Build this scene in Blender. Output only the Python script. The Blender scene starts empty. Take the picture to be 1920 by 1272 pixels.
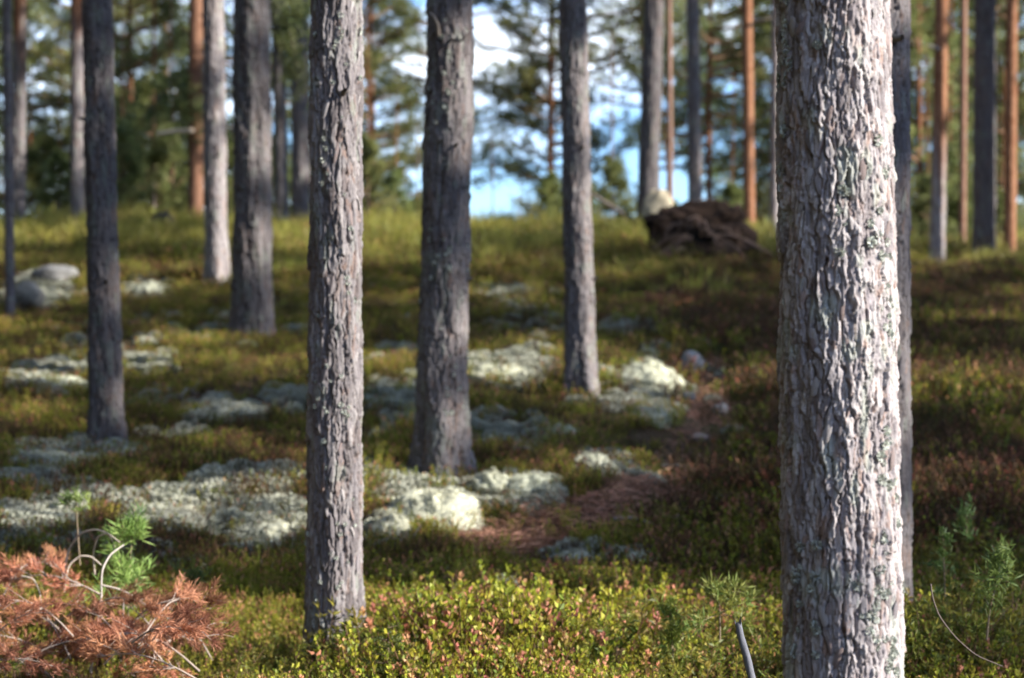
import bpy, math, random
import numpy as np
from mathutils import Vector, Euler

R_ = math.radians
random.seed(7)
rng = np.random.default_rng(7)
scene = bpy.context.scene
COL = scene.collection

# ------------------------------------------------------------------ camera
CAM_Z = 1.45
FPX = 4085.0                      # focal length in pixels of the 1920 px wide photograph
cam_d = bpy.data.cameras.new('camera')
cam = bpy.data.objects.new('camera', cam_d); COL.objects.link(cam)
cam.location = (0, 0, CAM_Z); cam.rotation_euler = (R_(90), 0, 0)
cam_d.lens = 50.0; cam_d.sensor_width = 23.5
cam_d.clip_start = 0.05; cam_d.clip_end = 3000
cam_d.dof.use_dof = True
cam_d.dof.focus_distance = 6.6
cam_d.dof.aperture_fstop = 2.0
scene.camera = cam

# ------------------------------------------------------------------ sky, sun, exposure
SUN_EL = R_(27.0)
SUN_PHI = R_(71.0)                # to the right of the direction that points back at the camera
sun_vec = Vector((math.sin(SUN_PHI) * math.cos(SUN_EL), -math.cos(SUN_PHI) * math.cos(SUN_EL), math.sin(SUN_EL)))
world = bpy.data.worlds.new('World'); scene.world = world; world.use_nodes = True
wt = world.node_tree; wn = wt.nodes; wl = wt.links
wn.clear()
w_out = wn.new('ShaderNodeOutputWorld'); w_bg = wn.new('ShaderNodeBackground')
sky = wn.new('ShaderNodeTexSky'); sky.sky_type = 'NISHITA'; sky.sun_disc = False
sky.sun_elevation = SUN_EL
sky.sun_rotation = math.atan2(sun_vec.x, sun_vec.y)
sky.air_density = 1.0; sky.dust_density = 0.2; sky.ozone_density = 5.0
w_bg.inputs['Strength'].default_value = 0.10
tc = wn.new('ShaderNodeTexCoord'); mp = wn.new('ShaderNodeMapping')
mp.inputs['Scale'].default_value = (1.0, 1.0, 2.6)
nz = wn.new('ShaderNodeTexNoise'); nz.inputs['Scale'].default_value = 4.0; nz.inputs['Detail'].default_value = 8; nz.inputs['Roughness'].default_value = 0.55
rp = wn.new('ShaderNodeValToRGB'); rp.color_ramp.elements[0].position = 0.47; rp.color_ramp.elements[1].position = 0.66
mx = wn.new('ShaderNodeMix'); mx.data_type = 'RGBA'; mx.inputs['B'].default_value = (10.0, 10.8, 11.8, 1)
wl.new(tc.outputs['Generated'], mp.inputs['Vector']); wl.new(mp.outputs['Vector'], nz.inputs['Vector'])
wl.new(nz.outputs['Fac'], rp.inputs['Fac']); wl.new(rp.outputs['Color'], mx.inputs['Factor'])
tn = wn.new('ShaderNodeMix'); tn.data_type = 'RGBA'; tn.blend_type = 'MULTIPLY'; tn.inputs['Factor'].default_value = 1.0; tn.inputs['B'].default_value = (0.86, 1.0, 1.26, 1)
wl.new(sky.outputs['Color'], tn.inputs['A']); wl.new(tn.outputs['Result'], mx.inputs['A']); wl.new(mx.outputs['Result'], w_bg.inputs['Color'])
wl.new(w_bg.outputs['Background'], w_out.inputs['Surface'])
sun_d = bpy.data.lights.new('sun', 'SUN'); sun_d.energy = 5.0; sun_d.angle = R_(0.53); sun_d.color = (1.0, 0.93, 0.82)
sun = bpy.data.objects.new('sun', sun_d); COL.objects.link(sun)
sun.rotation_euler = sun_vec.to_track_quat('Z', 'Y').to_euler(); sun.location = (20, -8, 15)
scene.view_settings.view_transform = 'Standard'; scene.view_settings.look = 'None'
scene.view_settings.exposure = 1.4; scene.view_settings.gamma = 1.0
scene.view_settings.use_curve_mapping = False
scene.render.engine = 'CYCLES'
scene.cycles.use_denoising = True
scene.cycles.max_bounces = 6; scene.cycles.diffuse_bounces = 3; scene.cycles.transparent_max_bounces = 4
scene.cycles.transmission_bounces = 3; scene.cycles.glossy_bounces = 2
scene.cycles.sample_clamp_indirect = 6.0

# ------------------------------------------------------------------ numpy noise
def _h(ix, iy, iz, s):
    n = (ix.astype(np.int64) * 374761393 + iy.astype(np.int64) * 668265263 + iz.astype(np.int64) * 2147483647 + s * 974634777) & 0xFFFFFFFF
    n = ((n ^ (n >> 13)) * 1274126177) & 0xFFFFFFFF
    n = ((n ^ (n >> 15)) * 2246822519) & 0xFFFFFFFF
    n = n ^ (n >> 16)
    return (n & 0xFFFFFF) / float(0xFFFFFF)
def vnoise(x, y, z=0.0, s=0):
    x, y, z = np.broadcast_arrays(np.asarray(x, float), np.asarray(y, float), np.asarray(z, float))
    ix, iy, iz = np.floor(x), np.floor(y), np.floor(z)
    fx, fy, fz = x - ix, y - iy, z - iz
    fx = fx * fx * (3 - 2 * fx); fy = fy * fy * (3 - 2 * fy); fz = fz * fz * (3 - 2 * fz)
    r = 0
    for a in (0, 1):
        for b in (0, 1):
            for c in (0, 1):
                r = r + _h(ix + a, iy + b, iz + c, s) * (fx if a else 1 - fx) * (fy if b else 1 - fy) * (fz if c else 1 - fz)
    return r * 2 - 1
def fbm(x, y, z=0.0, s=0, o=3):
    r = 0; a = 1.0; t = 0
    for k in range(o):
        f = 2.0 ** k
        r = r + a * vnoise(np.asarray(x) * f + 17.3 * k, np.asarray(y) * f, np.asarray(z) * f, s + k); t += a; a *= 0.5
    return r / t
def sst(a, b, x):
    t = np.clip((np.asarray(x, float) - a) / (b - a), 0, 1)
    return t * t * (3 - 2 * t)

# ------------------------------------------------------------------ mesh helpers
def make_mesh(name, V, F, mat, cols=None, smooth=False):
    V = np.ascontiguousarray(V, dtype=np.float32); F = np.ascontiguousarray(F, dtype=np.int32)
    n, k = F.shape
    me = bpy.data.meshes.new(name)
    me.vertices.add(len(V)); me.vertices.foreach_set('co', V.ravel())
    me.loops.add(n * k); me.loops.foreach_set('vertex_index', F.ravel())
    me.polygons.add(n); me.polygons.foreach_set('loop_start', np.arange(0, n * k, k, dtype=np.int32))
    if smooth: me.polygons.foreach_set('use_smooth', np.ones(n, dtype=bool))
    me.update(calc_edges=True)
    if cols is not None:
        a = me.color_attributes.new('col', 'FLOAT_COLOR', 'POINT')
        c = np.ones((len(V), 4), dtype=np.float32); c[:, :3] = cols
        a.data.foreach_set('color', c.ravel())
    me.materials.append(mat)
    return me
def obj(name, me, parent=None, loc=None, rot=None, scl=None):
    o = bpy.data.objects.new(name, me); COL.objects.link(o)
    if parent is not None: o.parent = parent
    if loc is not None: o.location = loc
    if rot is not None: o.rotation_euler = rot
    if scl is not None: o.scale = (scl, scl, scl) if isinstance(scl, (int, float)) else scl
    return o
def tag(o, label, cat, group=None):
    o['label'] = label; o['category'] = cat
    if group: o['group'] = group
    return o
def thing(name, label, cat, loc, group=None, rotz=0.0):
    o = obj(name, None, None, loc, (0, 0, rotz)); o.empty_display_size = 0.2
    return tag(o, label, cat, group)

class MB:
    """collects quads with one colour per vertex"""
    def __init__(s): s.V = []; s.F = []; s.C = []; s.n = 0
    def add(s, V, F, C):
        V = np.asarray(V, float).reshape(-1, 3); C = np.broadcast_to(np.asarray(C, float), V.shape)
        s.V.append(V); s.F.append(np.asarray(F).reshape(-1, 4) + s.n); s.C.append(C); s.n += len(V)
    def tube(s, P, rad, ns=5, c=(0.3, 0.25, 0.2)):
        P = np.asarray(P, float); m = len(P); rad = np.broadcast_to(np.asarray(rad, float), (m,))
        T = np.gradient(P, axis=0); T /= np.linalg.norm(T, axis=1)[:, None] + 1e-9
        ref = np.array([0.31, 0.2, 0.93]) if abs(T[0, 2]) < 0.8 else np.array([0.93, 0.2, 0.31])
        A = np.cross(T, ref); A /= np.linalg.norm(A, axis=1)[:, None] + 1e-9
        B = np.cross(T, A)
        th = np.arange(ns) * 2 * np.pi / ns
        V = P[:, None, :] + rad[:, None, None] * (np.cos(th)[None, :, None] * A[:, None, :] + np.sin(th)[None, :, None] * B[:, None, :])
        i = np.arange(m - 1)[:, None] * ns; j = np.arange(ns)[None, :]; j2 = (j + 1) % ns
        F = np.stack([i + j, i + j2, i + ns + j2, i + ns + j], -1)
        s.add(V, F, c)
    def blades(s, base, d, ln, wd, col, fold=0.0, tip=None, rr=None):
        """diamond shaped leaves or needles: base points, unit directions, lengths, widths"""
        g = rr or rng
        base = np.asarray(base, float).reshape(-1, 3); n = len(base); d = np.asarray(d, float)
        d = d / (np.linalg.norm(d, axis=1)[:, None] + 1e-9)
        q = g.normal(size=(n, 3)); sd = np.cross(d, q); sd /= np.linalg.norm(sd, axis=1)[:, None] + 1e-9
        ln = np.broadcast_to(np.asarray(ln, float), (n,))[:, None]; wd = np.broadcast_to(np.asarray(wd, float), (n,))[:, None]
        up = np.cross(sd, d) * ln * fold
        V = np.stack([base, base + d * ln * 0.5 + sd * wd * 0.5 + up, base + d * ln, base + d * ln * 0.5 - sd * wd * 0.5 + up], 1)
        F = np.arange(n)[:, None] * 4 + np.arange(4)[None, :]
        C = np.repeat(np.broadcast_to(np.asarray(col, float), (n, 3)), 4, axis=0).copy()
        if tip is not None:
            C[2::4] = np.broadcast_to(np.asarray(tip, float), (n, 3))
        s.add(V.reshape(-1, 3), F, C)
    def mesh(s, name, mat, smooth=False):
        return make_mesh(name, np.concatenate(s.V), np.concatenate(s.F), mat, np.concatenate(s.C), smooth)

# ------------------------------------------------------------------ materials
def new_mat(name):
    m = bpy.data.materials.new(name); m.use_nodes = True
    return m, m.node_tree.nodes, m.node_tree.links, m.node_tree.nodes['Principled BSDF']
def col_mat(name, rough=0.8, var=0.25, hue=0.03, transl=0.0, nscale=30.0, nvar=0.25, bump=0.0, bscale=200.0, spec=0.3):
    """vertex colour + fine noise + a little variation between individuals"""
    m, N, L, P = new_mat(name)
    at = N.new('ShaderNodeVertexColor'); at.layer_name = 'col'
    oi = N.new('ShaderNodeObjectInfo')
    nt = N.new('ShaderNodeTexNoise'); nt.inputs['Scale'].default_value = nscale; nt.inputs['Detail'].default_value = 5
    tcn = N.new('ShaderNodeTexCoord'); L.new(tcn.outputs['Object'], nt.inputs['Vector'])
    hs = N.new('ShaderNodeHueSaturation')
    mr = N.new('ShaderNodeMapRange'); mr.inputs['To Min'].default_value = 0.5 - hue; mr.inputs['To Max'].default_value = 0.5 + hue
    L.new(oi.outputs['Random'], mr.inputs['Value']); L.new(mr.outputs['Result'], hs.inputs['Hue'])
    m1 = N.new('ShaderNodeMath'); m1.operation = 'MULTIPLY_ADD'; m1.inputs[1].default_value = nvar * 2; m1.inputs[2].default_value = 1 - nvar
    L.new(nt.outputs['Fac'], m1.inputs[0])
    m2 = N.new('ShaderNodeMath'); m2.operation = 'MULTIPLY_ADD'; m2.inputs[1].default_value = var * 2; m2.inputs[2].default_value = 1 - var
    sh = N.new('ShaderNodeMath'); sh.operation = 'FRACT'; s7 = N.new('ShaderNodeMath'); s7.operation = 'MULTIPLY'; s7.inputs[1].default_value = 7.31
    L.new(oi.outputs['Random'], s7.inputs[0]); L.new(s7.outputs[0], sh.inputs[0]); L.new(sh.outputs[0], m2.inputs[0])
    m3 = N.new('ShaderNodeMath'); m3.operation = 'MULTIPLY'; L.new(m1.outputs[0], m3.inputs[0]); L.new(m2.outputs[0], m3.inputs[1])
    L.new(m3.outputs[0], hs.inputs['Value']); L.new(at.outputs['Color'], hs.inputs['Color'])
    L.new(hs.outputs['Color'], P.inputs['Base Color'])
    P.inputs['Roughness'].default_value = rough; P.inputs['Specular IOR Level'].default_value = spec
    if bump:
        n2 = N.new('ShaderNodeTexNoise'); n2.inputs['Scale'].default_value = bscale; n2.inputs['Detail'].default_value = 6
        L.new(tcn.outputs['Object'], n2.inputs['Vector'])
        bp = N.new('ShaderNodeBump'); bp.inputs['Strength'].default_value = bump; bp.inputs['Distance'].default_value = 0.004
        L.new(n2.outputs['Fac'], bp.inputs['Height']); L.new(bp.outputs['Normal'], P.inputs['Normal'])
    if transl:
        tr = N.new('ShaderNodeBsdfTranslucent'); L.new(hs.outputs['Color'], tr.inputs['Color'])
        ms = N.new('ShaderNodeMixShader'); ms.inputs['Fac'].default_value = transl
        out = N['Material Output']
        L.new(P.outputs['BSDF'], ms.inputs[1]); L.new(tr.outputs['BSDF'], ms.inputs[2]); L.new(ms.outputs['Shader'], out.inputs['Surface'])
    return m
M_BARK = col_mat('bark', rough=0.9, var=0.06, hue=0.0, nscale=60, nvar=0.28, bump=0.6, bscale=260, spec=0.15)
M_NEEDLE = col_mat('needles', rough=0.5, var=0.25, hue=0.02, transl=0.42, nscale=3, nvar=0.3)
M_SHRUB = col_mat('shrub_leaves', rough=0.5, var=0.38, hue=0.025, transl=0.42, nscale=20, nvar=0.2)
M_DEAD = col_mat('dead_needles', rough=0.8, var=0.42, hue=0.01, transl=0.3, nscale=15, nvar=0.3)
M_LICHEN = col_mat('reindeer_lichen', rough=0.95, var=0.18, hue=0.015, transl=0.15, nscale=25, nvar=0.3, spec=0.05)
M_ROCK = col_mat('lichened_rock', rough=0.9, var=0.1, hue=0.0, nscale=14, nvar=0.4, bump=0.8, bscale=60)
M_ROOT = col_mat('soil_and_root', rough=0.95, var=0.05, hue=0.0, nscale=20, nvar=0.4, bump=0.9, bscale=50)

def ground_mat():
    m, N, L, P = new_mat('heath_soil')
    tcn = N.new('ShaderNodeTexCoord')
    n1 = N.new('ShaderNodeTexNoise'); n1.inputs['Scale'].default_value = 1.3; n1.inputs['Detail'].default_value = 8
    n2 = N.new('ShaderNodeTexNoise'); n2.inputs['Scale'].default_value = 26; n2.inputs['Detail'].default_value = 6
    r1 = N.new('ShaderNodeValToRGB'); e = r1.color_ramp.elements
    e[0].position = 0.34; e[0].color = (0.055, 0.038, 0.022, 1); e[1].position = 0.66; e[1].color = (0.055, 0.062, 0.02, 1)
    x = e.new(0.5); x.color = (0.07, 0.05, 0.03, 1)
    r2 = N.new('ShaderNodeValToRGB'); r2.color_ramp.elements[0].color = (0.45, 0.42, 0.4, 1); r2.color_ramp.elements[1].color = (1.5, 1.4, 1.35, 1)
    mm = N.new('ShaderNodeMix'); mm.data_type = 'RGBA'; mm.blend_type = 'MULTIPLY'; mm.inputs['Factor'].default_value = 1
    bp = N.new('ShaderNodeBump'); bp.inputs['Strength'].default_value = 1.0; bp.inputs['Distance'].default_value = 0.03
    for n in (n1, n2): L.new(tcn.outputs['Object'], n.inputs['Vector'])
    L.new(n1.outputs['Fac'], r1.inputs['Fac']); L.new(n2.outputs['Fac'], r2.inputs['Fac'])
    L.new(r1.outputs['Color'], mm.inputs['A']); L.new(r2.outputs['Color'], mm.inputs['B'])
    L.new(mm.outputs['Result'], P.inputs['Base Color']); L.new(n2.outputs['Fac'], bp.inputs['Height']); L.new(bp.outputs['Normal'], P.inputs['Normal'])
    P.inputs['Roughness'].default_value = 0.95; P.inputs['Specular IOR Level'].default_value = 0.1
    return m
M_GROUND = ground_mat()

# ------------------------------------------------------------------ terrain
PY = np.array([-300, -60, -5, 0, 6, 8.5, 9.7, 11.5, 13.5, 17, 20, 24.5, 29, 32, 34, 36.5, 40, 50, 65, 90, 160, 400, 900.])
PZ = np.array([-2.5, -1.9, -1.5, -1.45, -1.42, -1.39, -1.33, -1.06, -0.74, -0.34, 0.08, 0.72, 1.36, 1.72, 1.84, 1.74, 1.35, 0.2, -1.0, -2.5, -4, -6, -8.])
def cover(y): return np.interp(y, [4, 8, 13, 20, 28, 34, 50], [.05, .10, .10, .13, .19, .26, .1])
def terrain(x, y):
    x = np.asarray(x, float); y = np.asarray(y, float)
    z = np.interp(y, PY, PZ)
    z = (z + np.interp(y - 0.7, PY, PZ) + np.interp(y + 0.7, PY, PZ)) / 3
    t = x / np.maximum(y, 3)
    z = z - 0.30 * sst(0.07, 0.17, t) * sst(16, 31, y) * (1 - sst(45, 70, y))
    z = z - 0.13 * np.exp(-((t - 0.095) / 0.035) ** 2) * sst(9.5, 12, y) * (1 - sst(20, 26, y))     # worn hollow
    near = sst(3, 7, y) * (1 - sst(40, 60, y))
    z = z + near * (0.12 * fbm(x / 1.3, y / 1.3, 0, 3, 2) + 0.045 * fbm(x / 0.45, y / 0.45, 0, 9, 2))
    z = z + 0.8 * fbm(x / 40, y / 40, 0, 21, 2) * sst(50, 120, np.hypot(x, y))
    z = z + .16 * fbm(x / 3.1 + 4, y / 6, 0, 51, 2) * sst(24, 30, y) * (1 - sst(40, 55, y))
    return z + CAM_Z - cover(y)
def tz(x, y): return float(terrain(np.array([x]), np.array([y]))[0])
def pix(u, v, Y):
    return ((u - 960) / FPX * Y, Y, CAM_Z + (636 - v) / FPX * Y)
def hit(u, v, y0=5.0):
    """where the line of sight through a pixel of the photograph meets the ground"""
    Y = np.arange(y0, 36, 0.02)
    X = (u - 960) / FPX * Y; Z = CAM_Z + (636 - v) / FPX * Y
    surf = terrain(X, Y) + cover(Y); below = Z < surf
    i = int(np.argmax(below)) if below.any() else int(np.argmin(Z - surf))
    return float(X[i]), float(Y[i]), float(terrain(X[i:i + 1], Y[i:i + 1])[0])

def spaced(lo, hi, d0, far, grow):
    a = list(np.arange(lo, hi, d0)); s = d0
    while a[-1] < far: s *= grow; a.append(a[-1] + s)
    return a
gx_r = spaced(0, 10, 0.085, 900, 1.13); gx = np.array([-v for v in gx_r[:0:-1]] + gx_r)
gy_f = spaced(5, 37, 0.085, 900, 1.13); gy_b = spaced(-5, 8, 0.4, 300, 1.2)
gy = np.array([-v for v in gy_b[:0:-1] if -v < 4.6] + gy_f)
gy = np.unique(np.round(np.concatenate([gy]), 4))
GX, GY = np.meshgrid(gx, gy)
V = np.stack([GX, GY, terrain(GX, GY)], -1).reshape(-1, 3)
nx = len(gx); ny = len(gy)
ii = (np.arange(ny - 1)[:, None] * nx + np.arange(nx - 1)[None, :])
F = np.stack([ii, ii + 1, ii + nx + 1, ii + nx], -1).reshape(-1, 4)
ground = obj('ground', make_mesh('ground', V, F, M_GROUND, None, True)); ground['kind'] = 'structure'

# ------------------------------------------------------------------ bark
def vor(cu, cv, nu, seed):
    """voronoi cells on a cylinder (cu wraps at nu): edge distance, cell random numbers, offset to the cell's seed, how upright the edge is"""
    iu = np.floor(cu); iv = np.floor(cv)
    f1 = np.full(cu.shape, 9.0); f2 = np.full(cu.shape, 9.0); r1 = np.zeros(cu.shape); r2 = np.zeros(cu.shape)
    ou = np.zeros(cu.shape); ov = np.zeros(cu.shape); qu = np.zeros(cu.shape); qv = np.zeros(cu.shape); z = np.zeros(cu.shape)
    for a in (-1, 0, 1):
        for b in (-1, 0, 1):
            ku = iu + a; kv = iv + b; wu = np.mod(ku, nu)
            pu = ku + 0.05 + 0.9 * _h(wu, kv, z, seed); pv = kv + 0.05 + 0.9 * _h(wu, kv, z, seed + 1)
            du = cu - pu; dv = cv - pv; d = np.sqrt(du * du + dv * dv)
            c = d < f1; c2 = (~c) & (d < f2)
            qu = np.where(c, ou, np.where(c2, du, qu)); qv = np.where(c, ov, np.where(c2, dv, qv))
            f2 = np.where(c, f1, np.where(c2, d, f2))
            r1 = np.where(c, _h(wu, kv, z, seed + 2), r1); r2 = np.where(c, _h(wu, kv, z, seed + 3), r2)
            ou = np.where(c, du, ou); ov = np.where(c, dv, ov)
            f1 = np.where(c, d, f1)
    ax = np.abs(qu - ou); ay = np.abs(qv - ov)
    return f2 - f1, r1, r2, ou, ov, ax / (np.hypot(ax, ay) + 1e-6)

GREY = np.array([0.245, 0.222, 0.235]); PALE = np.array([0.42, 0.39, 0.39]); PINK = np.array([0.30, 0.205, 0.17])
DGREY = np.array([0.16, 0.14, 0.145]); INNER = np.array([0.17, 0.115, 0.09]); LICH = np.array([0.34, 0.37, 0.33])
ORNG = np.array([0.185, 0.08, 0.042]); ORNG2 = np.array([0.29, 0.15, 0.09])

def trunk_surface(th, h, r, pw, ph, depth, seed, orange, pale):
    """relief (metres) and colour of pine bark at angle th, height h"""
    nu = max(6, int(round(2 * math.pi * r / pw)))
    cx, sx = np.cos(th) * r, np.sin(th) * r
    wu = 0.55 * fbm(cx / pw * 0.7, sx / pw * 0.7, h / ph * 1.1, seed, 3) + 0.22 * fbm(cx / pw * 2.2, sx / pw * 2.2, h / ph * 5, seed + 5, 2)
    wv = 0.5 * fbm(cx / pw * 0.8, sx / pw * 0.8, h / ph * 1.3, seed + 11, 2) + 0.2 * fbm(cx / pw * 3, sx / pw * 3, h / ph * 3, seed + 15, 2)
    cu = th / (2 * math.pi) * nu + wu; cv = h / ph + wv
    e1, a1, b1, ou, ov, ver = vor(cu, cv, nu, seed + 31)
    n2 = nu * 2
    e2, a2, b2, pu, pv, ver2 = vor(cu * 2 + 0.5 * wv, cv * 1.7 + 0.6 * wu, n2, seed + 57)
    e3, a3, b3, tu, tv, ver3 = vor(cu * 4 + 0.9 * wv, cv * 2.7 + 0.9 * wu, nu * 4, seed + 83)
    keep = np.clip(0.55 + 0.9 * fbm(cx / pw * 0.6, sx / pw * 0.6, h / ph * 0.8, seed + 41, 2), 0.08, 1.0)
    crack = (1 - sst(0.0, 0.13, e1)) * sst(0.35, 0.85, ver) * keep
    crack2 = (1 - sst(0.0, 0.22, e2)) * sst(0.4, 0.9, ver2) * np.clip(1.25 - keep, 0.1, 1)
    hgt = -depth * (1.8 * crack + 0.7 * crack2)
    hgt += depth * 0.6 * ((a1 - 0.5) * ou * 1.1 - (0.25 + 0.5 * b1) * ov * 0.8 + (b1 - 0.5) * 0.6)
    hgt += depth * (0.36 * (a2 - 0.5) + 0.36 * ((b2 - 0.5) * pu * 1.3 - (0.2 + 0.6 * a2) * pv * 0.7))
    hgt += depth * (0.20 * (a3 - 0.5) + 0.22 * ((b3 - 0.5) * tu * 1.5 - a3 * tv))
    q = 3.2 * fbm(cx / pw * 0.9 + 5, sx / pw * 0.9, h / ph * 0.5, seed + 63, 3); fq = np.floor(q)
    hgt += depth * 0.30 * (fq + sst(0.0, 0.16, q - fq))
    fn = fbm(cx * 240, sx * 240, h * 50, seed + 71, 2)
    hgt += depth * 0.16 * fn + 0.004 * fbm(cx * 12, sx * 12, h * 4, seed + 77, 2)
    c = GREY[None, :] + (PALE - GREY)[None, :] * (sst(0.2, 0.95, 0.5 * a2 + 0.5 * a3) * pale)[:, None]
    c = c + (PINK - c) * (sst(0.6, 0.95, 0.6 * b2 + 0.4 * b3) * 0.8)[:, None]
    c = c + (DGREY - c) * (sst(0.62, 0.95, a1) * 0.7)[:, None]
    c = c + (INNER - c) * (crack * 0.55)[:, None]
    lm = sst(0.18, 0.42, fbm(cx * 22, sx * 22, h * 9, seed + 91, 3) + 0.1 * fn)
    c = c + (LICH - c) * (lm * 0.6)[:, None]
    oc = ORNG[None, :] + (ORNG2 - ORNG)[None, :] * a2[:, None]
    c = c + (oc - c) * np.asarray(orange)[:, None]
    c = c * (1 + 0.18 * fn)[:, None]
    return hgt, np.clip(c, 0.02, 0.8)

def center_line(T, h):
    h = np.asarray(h, float)
    k = T['lean']
    b = T.get('bend', 0.0) * np.sin(h / T['H'] * math.pi * 2)
    return T['p'][0] + k[0] * h + b, T['p'][1] + k[1] * h, T['p'][2] + h
def radius(T, th, h):
    r0 = T['r']; H = T['H']
    tp = 1 - T['taper'] * np.clip(h, 0, 3) - 0.03 * np.clip(h - 3, 0, None)
    tp = np.maximum(tp, 0.12 * (1 - h / H) + 0.03)
    fl = T['flare'] * np.exp(-np.clip(h, -0.2, None) / 0.24) * (0.6 + 0.5 * np.cos(T['nl'] * th + T['ph0']) + 0.3 * np.cos(2 * th + T['ph0'] * 2))
    return r0 * tp * (1 + fl)
def build_trunk(T, parent):
    nseg, dz = T['nseg'], T['dz']
    top = T['vis']
    hs = np.concatenate([np.arange(-0.25, top, dz), np.arange(top, T['H'], 0.35), [T['H']]])
    th = np.arange(nseg) * 2 * math.pi / nseg
    TH, HH = np.meshgrid(th, hs)
    t, h = TH.ravel(), HH.ravel()
    orange = np.clip(sst(T['or0'], T['or1'], h + 0.8 * fbm(np.cos(t) * 2, np.sin(t) * 2, h * 1.2, T['seed'] + 3, 2)), 0, 1) * T.get('oramt', 1.0)
    hg, c = trunk_surface(t, h, T['r'], T['pw'], T['phh'], T['depth'], T['seed'], orange, T.get('pale', 0.8))
    hg = hg * (1 - 0.6 * orange)
    rr = radius(T, t, h) + hg
    cx, cy, cz = center_line(T, h)
    V = np.stack([cx - T['p'][0] + rr * np.cos(t), cy - T['p'][1] + rr * np.sin(t), h], -1)
    m = len(hs)
    i = np.arange(m - 1)[:, None] * nseg; j = np.arange(nseg)[None, :]; j2 = (j + 1) % nseg
    F = np.stack([i + j, i + j2, i + nseg + j2, i + nseg + j], -1).reshape(-1, 4)
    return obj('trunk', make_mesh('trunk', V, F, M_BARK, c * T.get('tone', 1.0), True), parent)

# ------------------------------------------------------------------ crowns
NEED = np.array([0.15, 0.19, 0.062]); NEED2 = np.array([0.26, 0.275, 0.10]); NEED3 = np.array([0.05, 0.085, 0.038])
def unit(n, g):
    v = g.normal(size=(n, 3)); return v / np.linalg.norm(v, axis=1)[:, None]
def needle_tufts(mb, C, D, n, ln, wd, g, cols=(NEED, NEED2, NEED3), spread=1.0):
    C = np.asarray(C); D = np.asarray(D); m = len(C)
    base = np.repeat(C, n, 0) + g.normal(size=(m * n, 3)) * ln * 0.18
    d = np.repeat(D, n, 0) * 0.75 + unit(m * n, g) * spread
    w = g.random((m, 1)); cc = cols[0] * (1 - w) + cols[1] * w
    w2 = (g.random((m, 1)) < 0.3) * g.random((m, 1)); cc = cc * (1 - w2) + cols[2] * w2
    cc = np.repeat(cc, n, 0) * (0.8 + 0.4 * g.random((m * n, 1)))
    mb.blades(base, d, ln * (0.7 + 0.6 * g.random(m * n)), wd, cc, rr=g)
def pine_crown(seed, h0, h1, rad, nbr, ntw, n_need, ln, wd, shape='round', sag=0.1):
    """boughs with needle tufts around an unseen stem from height h0 to h1"""
    g = np.random.default_rng(seed); wood = MB(); nd = MB()
    C = []; D = []
    for k in range(nbr):
        f = (k + g.random()) / nbr
        h = h0 + (h1 - h0) * f
        prof = (math.sin(math.pi * min(1, 0.22 + 0.78 * f)) ** 0.7) if shape == 'round' else (1.0 - f) ** 0.8 + 0.12
        L = rad * prof * (0.6 + 0.55 * g.random())
        a = g.random() * 2 * math.pi + k * 2.4
        up = (0.1 + 0.65 * f) if shape == 'round' else (0.15 + 0.5 * f)
        d = np.array([math.cos(a), math.sin(a), up * (0.4 + g.random())]); d /= np.linalg.norm(d)
        t = np.linspace(0, 1, 6)[:, None]
        side = np.array([-math.sin(a), math.cos(a), 0])
        P = np.array([0, 0, h]) + d * L * t + side * (g.normal() * 0.18 * L) * t ** 2 + np.array([0, 0, 1]) * L * (0.22 * t ** 2 - sag * t)
        wood.tube(P, np.linspace(0.035, 0.008, 6) * (0.5 + L / 2.5), 4, np.array([0.24, 0.15, 0.10]) * (0.7 + 0.5 * g.random()))
        for q in range(ntw):
            s = 0.15 + 0.85 * g.random() ** 0.8
            i = s * 5; i0 = min(4, int(i)); base = P[i0] + (P[i0 + 1] - P[i0]) * (i - i0)
            dd = d * 0.7 + side * g.normal() * 0.8 + np.array([0, 0, 0.25 + 0.35 * g.normal()]); dd /= np.linalg.norm(dd)
            l2 = L * (0.15 + 0.28 * g.random()) * (1.15 - s * 0.5)
            Q = base + dd * l2 * np.linspace(0, 1, 3)[:, None] + np.array([0, 0, 0.12 * l2]) * (np.linspace(0, 1, 3)[:, None] ** 2)
            wood.tube(Q, [0.010, 0.007, 0.004], 3, np.array([0.22, 0.14, 0.09]))
            m = max(2, int(l2 / 0.16))
            for e in range(m):
                f3 = (e + 1) / m
                C.append(base + dd * l2 * f3 + g.normal(size=3) * 0.05); D.append(dd + np.array([0, 0, 0.25]))
    needle_tufts(nd, np.array(C), np.array(D), n_need, ln, wd, g)
    return wood.mesh('branches', M_BARK), nd.mesh('crown', M_NEEDLE)
HIGH = [pine_crown(100 + k, 8.6, 17.0, 2.3, 46, 12, 17, 0.22, 0.036) for k in range(3)]     # tall pines: crown only high up
MID = [pine_crown(200 + k, 1.2, 11.5, 2.2, 80, 11, 13, 0.20, 0.026, 'cone', 0.18) for k in range(4)]   # younger pines, branched lower
YOUNG = [pine_crown(300 + k, 0.15, 4.2, 1.2, 60, 10, 13, 0.17, 0.022, 'cone', 0.05) for k in range(3)]
def add_crown(parent, kind, i, sc=1.0, rot=0.0, off=(0, 0, 0)):
    w, n = kind[i % len(kind)]
    a = obj('branches', w, parent, off, (0, 0, rot), sc); b = obj('crown', n, parent, off, (0, 0, rot), sc)
    return a, b

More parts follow.
